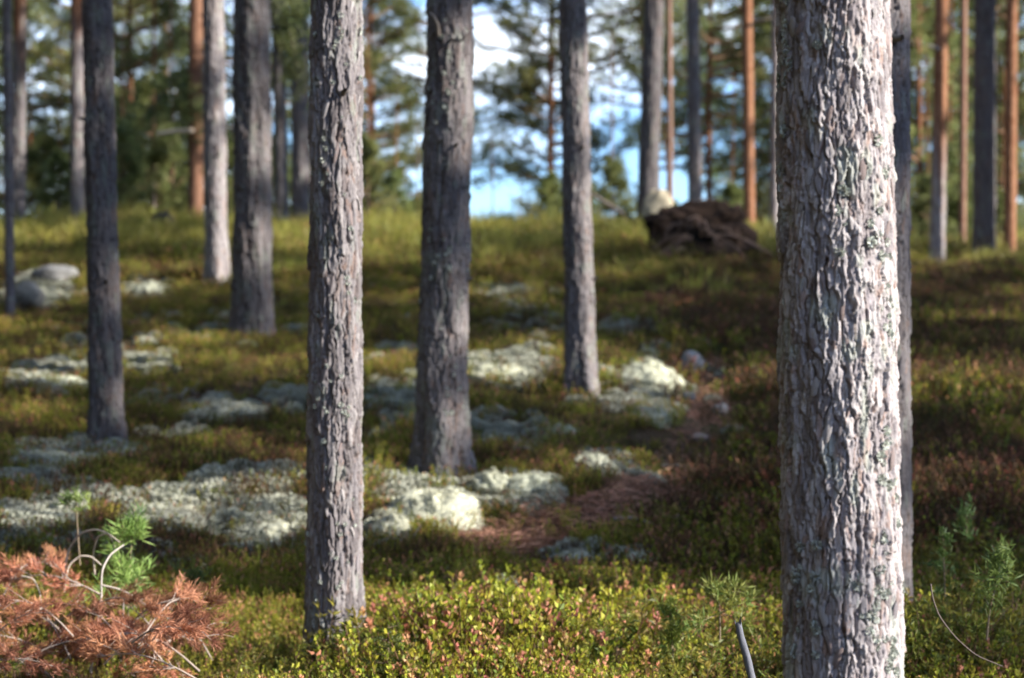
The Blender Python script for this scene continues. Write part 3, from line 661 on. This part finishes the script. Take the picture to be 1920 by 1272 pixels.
p_lit = np.clip(sst(.02, .35, lit) * .93, 0, .93) * (1 - p_lic)
green = sst(1040, 1110, Vv)
w_tea = sst(1190, 1260, Vv) * .4 + sst(1640, 1740, U) * sst(1010, 1130, Vv) * .7
w_bil = .55 + .6 * green + .5 * n2 - .35 * (1 - left)
w_lin = .45 + .35 * n3 - .2 * green + .3 * (1 - left)
w_hea = .22 + .2 * (1 - left) + .35 * sst(0, .4, n3) * (1 - green) - .4 * n2 + .4 * ell(U, Vv, [(780, 1040, 160, 60), (1850, 940, 160, 60), (120, 1010, 200, 50)]) - .4 * green
w_gra = .015 * (1 - green) - .01 + .75 * (1 - sst(420, 520, Vv)) * (.4 + .6 * left)
Wt = np.clip(np.stack([w_bil, w_lin, w_hea, w_gra, w_tea], -1), .01, None); Wt[:, 3] *= (Vv < 560); Wt /= Wt.sum(1)[:, None]
rest = 1 - p_lic - p_lit
cum = np.cumsum(np.concatenate([p_lic[:, None], p_lit[:, None], Wt * rest[:, None]], 1), 1)
cls = (rr[:, None] > cum).sum(1).clip(0, 6)
clear2 = (U > 640) & (U < 800) & (Yc > 6.6) & (Yc < 8.5) & (rng.random(len(Xc)) < .7)
bases = [(T['p'][0], T['p'][1], T['r']) for T in pines.values()]
free = ~((U < 440) & (Yc > 6.8) & (Yc < 9.7) & (rng.random(len(Xc)) < .85) & (Vv < 1520))
free &= ~clear2
for (bx, by, br) in bases: free &= np.hypot(Xc - bx, Yc - by) > br * 1.25
SETS = [(0, P_LIC, 'lichen_carpet', 'pale grey-green reindeer lichen carpeting the slope', 'lichen', (1.1, 2.2)),
        (1, P_LIT, 'needle_litter', 'brown fallen needles covering the bare worn hollow', 'litter', (.9, 1.6)),
        (2, P_BIL, 'bilberry_shrubs', 'yellow-green bilberry shrubs with reddish tips', 'shrubs', (.75, 1.2)),
        (3, P_LIN, 'lingonberry_shrubs', 'dark green lingonberry shrubs covering the heath', 'shrubs', (.75, 1.2)),
        (4, P_HEA, 'heather', 'brown heather growing among the green shrubs', 'heather', (.7, 1.2)),
        (5, P_GRA, 'grass', 'olive dry grass on the crest of the slope', 'grass', (.75, 1.3)),
        (6, P_TEA, 'marsh_tea', 'dark narrow-leaved marsh tea at the foot of the slope', 'shrubs', (.7, 1.15))]
for ci, protos, nm, lab, cat, (s0, s1) in SETS:
    var = rng.integers(0, len(protos), len(Xc))
    for k, pr in enumerate(protos):
        m = (cls == ci) & free & (var == k); n = int(m.sum())
        if not n: continue
        dist = np.interp(Yc[m], [6, 14, 35], [1.0, 1.05, 1.15])
        s = (s0 + (s1 - s0) * rng.random(n)) * dist * (1 + .25 * n3[m])
        if ci > 1: s = s * (1.05 + (.38 if ci < 6 else -.25) * green[m] * sst(-.05, .45, n2[m] + .5 * n3[m])) * (1 + .35 * n1[m]) * np.interp(Yc[m], [6.5, 8.6], [.62, 1.0]) * (1 - .35 * (U[m] < 640) * green[m]) * (.66 + .34 * np.maximum(green[m], np.maximum(1 - left[m], 1 - sst(440, 540, Vv[m]))))
        rot = np.stack([rng.normal(size=n) * .12, rng.normal(size=n) * .12, rng.random(n) * 6.28], -1)
        scatter(nm, lab, cat, np.stack([Xc[m], Yc[m], Zc[m] - .005], -1), rot, np.stack([s, s, s * (.8 + .4 * rng.random(n))], -1), pr)
# ------------------------------------------------------------------ lichen mounds, stones, root plate
def lump(seed, nu, nv, amp, freq, dome=False):
    u = np.arange(nu) * 2 * math.pi / nu; w = np.linspace(-.35 if dome else -math.pi / 2 + .05, math.pi / 2 - .03, nv)
    A, B = np.meshgrid(u, w); d = np.stack([np.cos(A) * np.cos(B), np.sin(A) * np.cos(B), np.sin(B)], -1).reshape(-1, 3)
    r = 1 + amp * fbm(d[:, 0] * freq + seed * 7, d[:, 1] * freq, d[:, 2] * freq, seed, 3) + amp * .35 * fbm(d[:, 0] * freq * 5, d[:, 1] * freq * 5, d[:, 2] * freq * 5, seed + 4, 2)
    if dome: r = r * (.86 + .17 * np.sqrt(np.abs(fbm(d[:, 0] * 2.6 + seed, d[:, 1] * 2.6, d[:, 2] * 2.6, seed + 8, 2))) * 1.6)
    i = np.arange(nv - 1)[:, None] * nu; j = np.arange(nu)[None, :]; j2 = (j + 1) % nu
    return d * r[:, None], np.stack([i + j, i + j2, i + nu + j2, i + nu + j], -1).reshape(-1, 4), d
def mound_mesh(seed):
    V, F, d = lump(seed, 56, 24, .30, 1.8, True); g = np.random.default_rng(seed); mb = MB()
    c = np.array([.47, .475, .37]) * (1 + .25 * fbm(V[:, 0] * 4, V[:, 1] * 4, V[:, 2] * 4, seed, 2))[:, None]
    mb.add(V, F, c)
    n = 6500; k = g.integers(0, len(V), n); b = V[k] * (.97 + .03 * g.random((n, 1))) + g.normal(size=(n, 3)) * .03
    mb.blades(b, d[k] + unit(n, g) * .9, .05, .028, np.array([.50, .50, .39]) * (.75 + .4 * g.random((n, 1))), fold=.2, rr=g)
    return mb.mesh('lichen_mound', M_LICHEN, False)
MOUNDS = [mound_mesh(k) for k in range(5)]
LAB_M = 'small pale cushion of reindeer lichen among heath shrubs'
MND = [(820, 962, 175, 88, 'largest bright white lichen mound, at the foot of the stout pine'), (735, 985, 110, 55, 'pale lichen cushion beside the slender furrowed trunk'),
       (1000, 905, 120, 50, 'round yellow-white lichen mound past the largest white mound'), (925, 905, 100, 55, 'greyish lichen mound touching the largest white mound'),
       (1115, 860, 80, 45, None), (130, 945, 110, 55, 'rounded whitish lichen mound behind the brown dead branches'), (330, 965, 110, 45, None), (505, 985, 110, 40, None), (425, 760, 110, 34, None),
       (1075, 1045, 80, 50, None), (1195, 1045, 75, 45, None), (950, 1095, 60, 50, None), (1385, 948, 95, 36, 'pale lichen hump at the edge of the dark hollow'), (1215, 705, 120, 60, None),
       (1225, 768, 85, 34, None), (940, 690, 120, 36, None), (275, 535, 75, 34, None), (460, 905, 80, 30, None), (1010, 618, 36, 24, None), (110, 705, 100, 28, None), (80, 845, 120, 26, None), (215, 840, 90, 22, None), (330, 905, 80, 30, None), (1050, 800, 90, 30, None)]
for k, (u, v, w, h, lab) in enumerate(MND):
    x, y, z = hit(u, v); z += .30 * float(cover(y)); sx = .54 * w / FPX * y; sz = h / FPX * y * .82
    o = obj('lichen_mound', MOUNDS[k % 5], None, (x, y + sx * .6, z - sz * .15), (0, 0, k * 1.7), (sx, sx * .85, sz))
    nn = min(pines, key=lambda q: math.hypot(pines[q]['p'][0] - x, pines[q]['p'][1] - y)); dy = y - pines[nn]['p'][1]
    tag(o, lab or 'small pale cushion of reindeer lichen ' + ('uphill of ' if dy > .6 else 'downhill of ' if dy < -.6 else 'level with ') + SHORT[nn], 'lichen', 'lichen cushions on the slope')
def rock(name, seed, u, v, w, h, c, lab, cat='stone', dep=.8, sink=.2, mat=None, Y=None):
    V, F, d = lump(seed, 40, 22, .28, 1.4)
    n = fbm(V[:, 0] * 3, V[:, 1] * 3, V[:, 2] * 3, seed + 50, 3)[:, None]
    x, y, z = hit(u, v) if Y is None else (*pix(u, v, Y)[:2], tz(*pix(u, v, Y)[:2]))
    z += .5 * float(cover(y)); sx = .5 * w / FPX * y; sz = .5 * h / FPX * y * (1 + sink)
    V = V * np.array([sx, sx * dep, sz]) + np.array([0, sx * dep * .7, sz * (1 - 2 * sink)])
    return tag(obj(name, make_mesh(name, V, F, mat or M_ROCK, np.array(c) * (1 + .35 * n), True), None, (x, y, z)), lab, cat)
rock('boulder', 1, 1238, 425, 70, 98, (.33, .29, .21), 'pale buff boulder leaning between the crooked pine and the root plate', dep=.6, Y=30.3)
rock('stone', 2, 1300, 690, 46, 46, (.20, .215, .23), 'bluish grey stone on the brink of the worn hollow')
rock('stone', 3, 1352, 762, 30, 22, (.34, .31, .29), 'small whitish stone lying in the worn hollow')
rock('stone', 7, 1292, 735, 26, 14, (.26, .24, .22), 'flat pale stone beside the worn hollow, below the bluish stone')
rock('stone', 8, 1312, 815, 34, 15, (.28, .21, .17), 'reddish buff stone lying low in the worn hollow')
rock('stone', 4, 50, 556, 56, 44, (.20, .19, .17), 'lichen-covered grey stone beside the thin dark stem')
rock('stone', 5, 95, 512, 90, 28, (.14, .14, .14), 'low grey stone behind the lichen-covered stone')
rock('boulder', 6, 306, 425, 46, 44, (.05, .045, .045), 'dark boulder lying on the grassy crest')
# root plate of a fallen pine
x, y, z = hit(1312, 474); pl = thing('root_plate', 'dark upturned root plate of a fallen pine, hung with broken roots', 'root plate', (x, y, z))
V, F, d = lump(17, 120, 64, .50, 3.2); n = fbm(V[:, 0] * 4, V[:, 1] * 4, V[:, 2] * 4, 60, 3)[:, None]
V = np.sign(V) * np.abs(V) ** np.array([.55, 1, .6]); V = V * np.array([.62, .26, .40]) + np.array([0, .2, .38])
obj('soil_disc', make_mesh('soil_disc', V, F, M_ROOT, np.array([.055, .033, .022]) * (1 + 1.6 * n), False), pl)
g = np.random.default_rng(4)
for k in range(34):
    a = g.uniform(-.5, math.pi + .5); r0 = g.uniform(.1, .4); L = g.uniform(.2, .5); c, s_ = math.cos(a), math.sin(a)
    p0 = np.array([c * r0, -.06, .3 + s_ * r0 * .7]); t = np.linspace(0, 1, 5)[:, None]
    P = p0 + np.array([c, -.35 * g.random(), s_ * .5]) * L * t + np.array([g.normal() * .1, 0, -.18 - .15 * g.random()]) * t ** 2
    mb = MB(); mb.tube(P, np.linspace(.03, .007, 5), 5, np.array([.17, .11, .08]) * g.uniform(.5, 1.8)); obj('root', mb.mesh('root', M_ROOT, True), pl)
mb = MB(); p0 = np.array(pix(1195, 428, 30.2)); p1 = np.array(pix(1050, 437, 30.8)); p0[2] = tz(p0[0], p0[1]) + .10; p1[2] = tz(p1[0], p1[1]) + .08
t = np.linspace(0, 1, 8)[:, None]; P = (p1 - p0) * t; P[:, 2] += .02 * np.sin(t[:, 0] * 7)
mb.tube(P, np.linspace(.075, .05, 8), 9, (.36, .30, .26)); tag(obj('fallen_log', mb.mesh('fallen_log', M_BARK, True), None, p0), 'bleached fallen log lying at the foot of the crooked pine', 'log')

gs = random.Random(31)
for k, (u, v, nm_) in enumerate([(700, 1010, 'downhill of the largest lichen mound'), (1150, 960, 'on the bare needle strip'), (1010, 840, 'uphill of the yellow-white lichen mound'), (520, 560, 'near the broad grey-brown trunk'), (340, 730, 'between the dark and the slender trunk'), (1240, 860, 'across the worn hollow'), (860, 560, 'uphill of the stout pine'), (1400, 880, 'in the dark hollow')]):
    x, y, z = hit(u, v); L = gs.uniform(.3, .6); a_ = gs.uniform(0, 3.1); t = np.linspace(0, 1, 7)[:, None]; mb = MB()
    P = np.array([math.cos(a_), math.sin(a_) * .6, 0]) * L * t + np.concatenate([0 * t, 0 * t, .03 * np.sin(t * 5)], 1); P[:, 2] += terrain(x + P[:, 0], y + P[:, 1]) - z + .06
    mb.tube(P, np.linspace(.011, .005, 7), 6, np.array([.30, .26, .23]) * gs.uniform(.6, 1.3)); mb.tube(P[4] + np.array([.5, .2, .8]) * .13 * np.linspace(0, 1, 3)[:, None], [.005, .004, .002], 4, (.25, .21, .19))
    tag(obj('fallen_stick', mb.mesh('fallen_stick', M_BARK, True), None, (x, y, z)), 'grey forked dead stick lying ' + nm_, 'stick', 'fallen sticks on the heath')
# ------------------------------------------------------------------ dead brown branches in a heap
BR1, BR2, BR3 = np.array([.36, .15, .075]), np.array([.48, .24, .15]), np.array([.20, .075, .04])
def dead_branch(seed):
    g = np.random.default_rng(seed); w = MB(); nd = MB(); C = []; D = []
    t = np.linspace(0, 1, 7)[:, None]; wob = np.array([0, g.normal() * .12, 0]); arc = g.uniform(.1, .32)
    P = np.array([1, 0, 0]) * t + wob * t ** 2 + np.array([0, 0, 1]) * arc * np.sin(t * math.pi * .85)
    wc = np.array([.36, .29, .25]) * g.uniform(.8, 1.2)
    w.tube(P, np.linspace(.011, .004, 7), 5, wc)
    for q in range(11):
        s = .2 + .8 * g.random(); i = min(5, int(s * 6)); b = P[i] + (P[i + 1] - P[i]) * (s * 6 - i)
        d = np.array([.7, g.normal() * .7, .15 + .3 * g.normal()]); d /= np.linalg.norm(d); l2 = .14 + .22 * g.random()
        Q = b + d * l2 * np.linspace(0, 1, 4)[:, None] + np.array([0, 0, -.10]) * (np.linspace(0, 1, 4)[:, None] ** 2) * g.uniform(-.4, 1)
        w.tube(Q, np.linspace(.005, .002, 4), 4, wc)
        for e in range(7):
            f = .3 + .7 * (e + g.random()) / 7; C.append(b + d * l2 * f); D.append(d * 1.0)
    for e in range(6): C.append(P[-1] + g.normal(size=3) * .03); D.append(P[-1] - P[-2])
    D = np.array(D); D /= np.linalg.norm(D, axis=1)[:, None] + 1e-9
    needle_tufts(nd, np.array(C), D, 12, .085, .0085, g, (BR1, BR2, BR3), spread=.62)
    return w.mesh('stem', M_BARK, True), nd.mesh('needles', M_DEAD)
DEADS = [dead_branch(700 + k) for k in range(6)]
gh = random.Random(12); DB = []
while len(DB) < 38:
    u = gh.uniform(-60, 400); top = np.interp(u, [-60, 0, 100, 170, 210, 250, 330, 420], [1085, 1085, 1080, 1030, 1055, 1140, 1165, 1205])
    v = gh.uniform(top + 25, 1262); Y = gh.uniform(7.7, 9.4); up = 1.39 - (v - 636) * Y / FPX
    if not .03 < up < .36: continue
    az_ = gh.choice([0, 20, -25, 160, 185, 60, 130, -40]); L_b = gh.uniform(.28, .46)
    if u + L_b * FPX / Y * math.cos(R_(az_)) > 425: continue
    DB.append((u - 0 , v, Y, L_b, az_, up))
DB.append((398, 1190, 9.0, .34, 120, .12))
for k, (u, v, Y, L, az, up) in enumerate(DB):
    x = (u - 960) / FPX * Y
    root = thing('dead_pine_branch', 'fallen pine branch with rust-brown dead needles in the heap beside the dark shaded trunk' if 0 else 'fallen pine branch with rust-brown dead needles, lying in the brown heap', 'branch', (x, Y, tz(x, Y) + up), 'dead brown branches in the heap')
    root.rotation_euler = (R_(12 * math.sin(k)), R_(-14 * abs(math.sin(k * 1.3))), R_(az)); root.scale = (L,) * 3
    if k == len(DB) - 1: root.rotation_euler = (0, R_(-38), R_(165))
    obj('stem', DEADS[k % 6][0], root); obj('needles', DEADS[k % 6][1], root)
def twig(name, lab, pts, r0, r1, c, cat='twig', group=None, ns=6):
    q = [np.array(pix(u, v, Y)) for (u, v, Y) in pts]; o0 = q[0].copy(); mb = MB()
    q = np.array(q) - o0; n = len(q); tt = np.linspace(0, n - 1, n * 5)       # smooth the polyline
    qs = np.stack([np.interp(tt, np.arange(n), q[:, a]) for a in range(3)], -1)
    for _ in range(3): qs[1:-1] = (qs[:-2] + 2 * qs[1:-1] + qs[2:]) / 4
    mb.tube(qs, np.linspace(r0, r1, len(qs)), ns, c)
    return tag(obj(name, mb.mesh(name, M_BARK, True), None, o0), lab, cat, group)
PALEW = (.46, .39, .33)
twig('bent_twig', 'pale dead twig bent into the widest arch over the brown heap', [(118, 1085, 9.4), (128, 1030, 9.4), (150, 1000, 9.35), (180, 992, 9.3), (205, 1002, 9.25), (225, 1018, 9.2)], .006, .003, PALEW)
twig('bent_twig', 'pale dead twig curling down inside the widest arch', [(178, 1078, 9.35), (174, 1040, 9.35), (182, 1006, 9.3), (200, 1000, 9.3), (212, 1014, 9.3), (218, 1040, 9.3)], .005, .003, PALEW)
twig('bent_twig', 'pale dead twig in a low arch below the widest arch', [(120, 1110, 9.2), (128, 1060, 9.2), (150, 1042, 9.2), (172, 1044, 9.2), (190, 1060, 9.2)], .005, .003, PALEW)
twig('dry_twig', 'grey forked dead stem standing upright in the brown heap', [(170, 1262, 8.9), (178, 1200, 8.9), (190, 1130, 8.9), (190, 1070, 8.9), (206, 1040, 8.95), (232, 1022, 9.0)], .0065, .003, (.40, .36, .33))
twig('dry_twig', 'short grey dead stem upright beside the forked one', [(226, 1240, 8.9), (230, 1180, 8.9), (232, 1118, 8.9)], .005, .003, (.36, .32, .3))
twig('dry_twig', 'thin pale leaning twig over the slope of the heap', [(192, 1098, 8.9), (225, 1105, 8.9), (262, 1125, 8.95), (290, 1150, 9.0), (330, 1165, 9.0), (360, 1195, 9.0)], .005, .0025, (.44, .38, .33))
twig('dry_twig', 'pale curved twig at the outer end of the heap', [(70, 1165, 9.0), (78, 1120, 9.0), (64, 1085, 9.0), (40, 1080, 9.0)], .004, .0025, PALEW)
o = twig('dead_stick', 'blunt blue-grey dead stick poking up from the shrubs beside the pale flaking trunk', [(1424, 1340, 7.2), (1412, 1285, 7.2), (1401, 1235, 7.2), (1389, 1195, 7.2), (1384, 1170, 7.2)], .0155, .011, (.14, .145, .17), 'stick', None, 12)
co = np.empty(len(o.data.vertices) * 3); o.data.vertices.foreach_get('co', co); co = co.reshape(-1, 3)
co += .0022 * np.stack([fbm(co[:, 0] * 160, co[:, 1] * 160, co[:, 2] * 22, q, 3) for q in (1, 2, 3)], -1)
co[-12:, 2] += np.array([0, .006, .018, .004, -.004, .010, .002, -.006, .003, .012, .022, .005]); o.data.vertices.foreach_set('co', co.ravel()); o.data.update()
twig('bare_twig', 'fine dark bare twig arching among the marsh tea shrubs', [(1745, 1095, 7.6), (1748, 1120, 7.6), (1760, 1155, 7.6), (1790, 1195, 7.6), (1830, 1230, 7.6), (1880, 1250, 7.6)], .003, .002, (.14, .11, .1))

# ------------------------------------------------------------------ seedlings
GR1, GR2, GR3 = np.array([.17, .26, .07]), np.array([.27, .35, .10]), np.array([.09, .15, .05])
def sapling(name, lab, stem, tips, ln, n, cols, r=.005, group=None, wd=.006, per=5):
    q = np.array([pix(*s_) for s_ in stem]); o0 = q[0].copy(); q = q - o0; g = np.random.default_rng(int(stem[0][0]))
    root = thing(name, lab, name.split('_')[-1], o0, group)
    mb = MB(); mb.tube(q, np.linspace(r, r * .5, len(q)), 5, (.22, .17, .12)); nd = MB(); C = []; D = []
    for (u, v, Y) in tips:
        p = np.array(pix(u, v, Y)) - o0; i = int(np.argmin(np.linalg.norm(q - p, axis=1))); b = q[max(0, i - 1)] if np.linalg.norm(q[i] - p) < .02 else q[i]
        mb.tube(np.linspace(b, p, 4), np.linspace(r * .5, r * .3, 4), 4, (.2, .16, .1))
        d = p - b; d = d / (np.linalg.norm(d) + 1e-9)
        for e in range(per): C.append(p - d * .02 * e + g.normal(size=3) * .012); D.append(d * .6 + np.array([0, 0, .6]))
    needle_tufts(nd, np.array(C), np.array(D), n, ln, wd, g, cols, spread=.75)
    obj('stem', mb.mesh('stem', M_BARK, True), root); obj('needles', nd.mesh('needles', M_SHRUB), root)
sapling('pine_seedling', 'green pine seedling with tufted needles growing out of the brown heap', [(240, 1225, 9.3), (240, 1150, 9.3), (242, 1080, 9.3), (248, 1000, 9.3)],
        [(240, 985, 9.3), (258, 968, 9.3), (228, 985, 9.25), (272, 1000, 9.3), (222, 1050, 9.25), (216, 1075, 9.2), (228, 1105, 9.2), (258, 1090, 9.3), (272, 1070, 9.35), (245, 1128, 9.2), (262, 1118, 9.2), (180, 1110, 9.1), (212, 1030, 9.3), (205, 1010, 9.4)], .06, 15, (GR1, GR2, GR3))
sapling('pine_seedling', 'pine seedling with a long bare pale stem and sparse green top', [(150, 1060, 9.6), (146, 1000, 9.6), (142, 935, 9.6)], [(140, 925, 9.6), (122, 938, 9.6), (112, 948, 9.6), (155, 935, 9.6), (132, 930, 9.6)], .035, 9, (GR1, GR2, GR3), .004)
sapling('pine_seedling', 'small bluish green seedling between the heap and the slender furrowed trunk', [(362, 1150, 9.6), (362, 1085, 9.6)], [(362, 1075, 9.6), (352, 1090, 9.6), (372, 1092, 9.6), (340, 1120, 9.6), (315, 1130, 9.5)], .05, 12, (np.array([.07, .14, .06]), GR1, GR3))
sapling('pine_seedling', 'bright yellow-green seedling spike beside the dead stick', [(1262, 1250, 8.4), (1260, 1200, 8.4), (1257, 1150, 8.4)], [(1257, 1140, 8.4), (1262, 1160, 8.4), (1252, 1165, 8.4), (1272, 1185, 8.4), (1245, 1190, 8.4), (1264, 1205, 8.4), (1250, 1215, 8.4)], .045, 14, (np.array([.26, .30, .05]), np.array([.34, .36, .08]), GR1), .004)
sapling('pine_seedling', 'yellowish pine seedling in the sunny shrubs beside the pale flaking trunk', [(1350, 1200, 8.3), (1350, 1150, 8.3), (1346, 1110, 8.3)], [(1328, 1105, 8.3), (1346, 1098, 8.3), (1390, 1110, 8.3), (1410, 1125, 8.3), (1370, 1125, 8.3), (1315, 1165, 8.2), (1300, 1175, 8.2), (1400, 1165, 8.2)], .05, 13, (np.array([.19, .22, .05]), np.array([.26, .27, .07]), GR1), .004)
sapling('pine_seedling', 'fresh green pine seedling rising above the marsh tea', [(1850, 1200, 8.2), (1856, 1140, 8.2), (1872, 1080, 8.2), (1878, 1050, 8.2)], [(1880, 1042, 8.2), (1872, 1062, 8.2), (1888, 1060, 8.2), (1838, 1090, 8.2), (1862, 1100, 8.2), (1895, 1095, 8.2), (1845, 1120, 8.2)], .05, 13, (GR1, GR2, GR3))
sapling('pine_seedling', 'thin olive seedling standing alone in the dark heather behind the marsh tea', [(1772, 1120, 9.0), (1770, 1060, 9.0), (1768, 1010, 9.0)], [(1768, 1002, 9.0), (1774, 1030, 9.0), (1762, 1040, 9.0), (1780, 1060, 9.0), (1785, 1100, 9.0)], .035, 12, (np.array([.12, .13, .03]), GR1, GR3), .003)
sapling('pine_seedling', 'dim green seedling in the shaded heather behind the taller fresh green one', [(1812, 1000, 9.8), (1812, 960, 9.8)], [(1812, 945, 9.8), (1806, 965, 9.8), (1820, 975, 9.8), (1796, 985, 9.8)], .04, 12, (GR1 * .7, GR3, GR3), .003)
# little spruce in front of the slender trunk
g = np.random.default_rng(55); Y0 = 8.25; q0 = np.array(pix(728, 1300, Y0)); q0[2] = tz(q0[0], q0[1])
sp = thing('spruce_seedling', 'dark green little spruce with layered flat twigs at the slender trunk\'s foot', 'seedling', q0)
wd_ = MB(); nd = MB(); hh = CAM_Z + (636 - 1172) / FPX * Y0 - q0[2]
wd_.tube(np.array([[0, 0, -.02], [0, 0, hh * .5], [0, 0, hh]]), [.006, .004, .002], 5, (.14, .1, .07)); C = []; D = []
for k in range(30):
    f = k / 30; h = hh * (.15 + .85 * f); L = (.19 * (1 - f) + .03) * g.uniform(.8, 1.2); a = k * 2.4; d = np.array([math.cos(a), math.sin(a), .18])
    t = np.linspace(0, 1, 5)[:, None]; P = np.array([0, 0, h]) + d * L * t; wd_.tube(P, np.linspace(.003, .001, 5), 3, (.14, .1, .07))
    for e in range(int(L / .006)): C.append(np.array([0, 0, h]) + d * L * g.random()); D.append(d)
    for sgn in (-1, 1):
        b = np.array([0, 0, h]) + d * L * .45; d2 = np.array([math.cos(a + sgn * .8), math.sin(a + sgn * .8), .1])
        for e in range(int(L / .012)): C.append(b + d2 * L * .45 * g.random()); D.append(d2)
needle_tufts(nd, np.array(C), np.array(D), 4, .017, .003, g, (np.array([.06, .09, .016]), np.array([.09, .115, .02]), np.array([.04, .06, .016])), spread=.8)
obj('stem', wd_.mesh('stem', M_BARK), sp); obj('needles', nd.mesh('needles', M_SHRUB), sp)
# marsh tea shrubs that stand out one by one
def tea_shrub(seed):
    g = np.random.default_rng(seed); w = MB(); lf = MB()
    for k in range(5):
        d = np.array([g.normal() * .35, g.normal() * .3, 1]); H = .28 + .2 * g.random(); t = np.linspace(0, 1, 6)[:, None]
        P = d * H * t + np.array([g.normal(), g.normal(), 0]) * .07 * t ** 2 + np.array([0, 0, -.03]); w.tube(P, np.linspace(.0035, .0015, 6), 4, (.15, .09, .06))
        heads = [(P[-1], P[-1] - P[-2])]
        for q in range(4):
            i = g.integers(2, 5); dd = d + unit(1, g)[0] * .9; dd[2] = abs(dd[2]) + .3; Q = P[i] + dd / np.linalg.norm(dd) * .09 * np.linspace(0, 1, 3)[:, None]
            w.tube(Q, [.002, .0015, .001], 3, (.16, .1, .06)); heads.append((Q[-1], Q[-1] - Q[-2]))
        for (p, dr) in heads:
            n = 20; dr = dr / np.linalg.norm(dr); b = p - dr * .06 * g.random((n, 1)); dd = unit(n, g) + dr * .45
            c = np.array([.065, .09, .018]) + np.array([.16, .14, .02]) * g.random((n, 1)) ** 1.5
            lf.blades(b, dd, .034, .0075, c, fold=-.1, rr=g)
    return w.mesh('stems', M_BARK), lf.mesh('leaves', M_SHRUB)
TEAS = [tea_shrub(800 + k) for k in range(4)]
TEA_AT = [(1722, 1235), (1760, 1265), (1795, 1225), (1830, 1262), (1862, 1220), (1895, 1250), (1915, 1200), (1740, 1290), (1810, 1295), (1880, 1300), (1330, 1290), (1370, 1262), (1290, 1295), (1440, 1290), (1100, 1295), (1030, 1300), (880, 1290), (820, 1270), (950, 1298), (1190, 1300), (620, 1300), (520, 1298), (430, 1290), (90, 1295), (30, 1290), (250, 1300), (350, 1298)]
for k, (u, v) in enumerate(TEA_AT):
    x, y, z = hit(u, v)
    o = thing('marsh_tea_shrub', 'upright marsh tea shrub with narrow drooping leaves beside the pale flaking trunk' if u > 1700 else 'small marsh tea shrub with dark narrow leaves at the foot of the heath', 'shrub', (x, y, z), 'marsh tea shrubs by the pale trunk' if u > 1700 else 'marsh tea shrubs at the foot of the heath', k * 1.9)
    s_ = (.95 if u > 1700 else .62) * (.85 + .3 * ((k * 37) % 10) / 10); o.scale = (s_,) * 3
    obj('stems', TEAS[k % 4][0], o); obj('leaves', TEAS[k % 4][1], o)
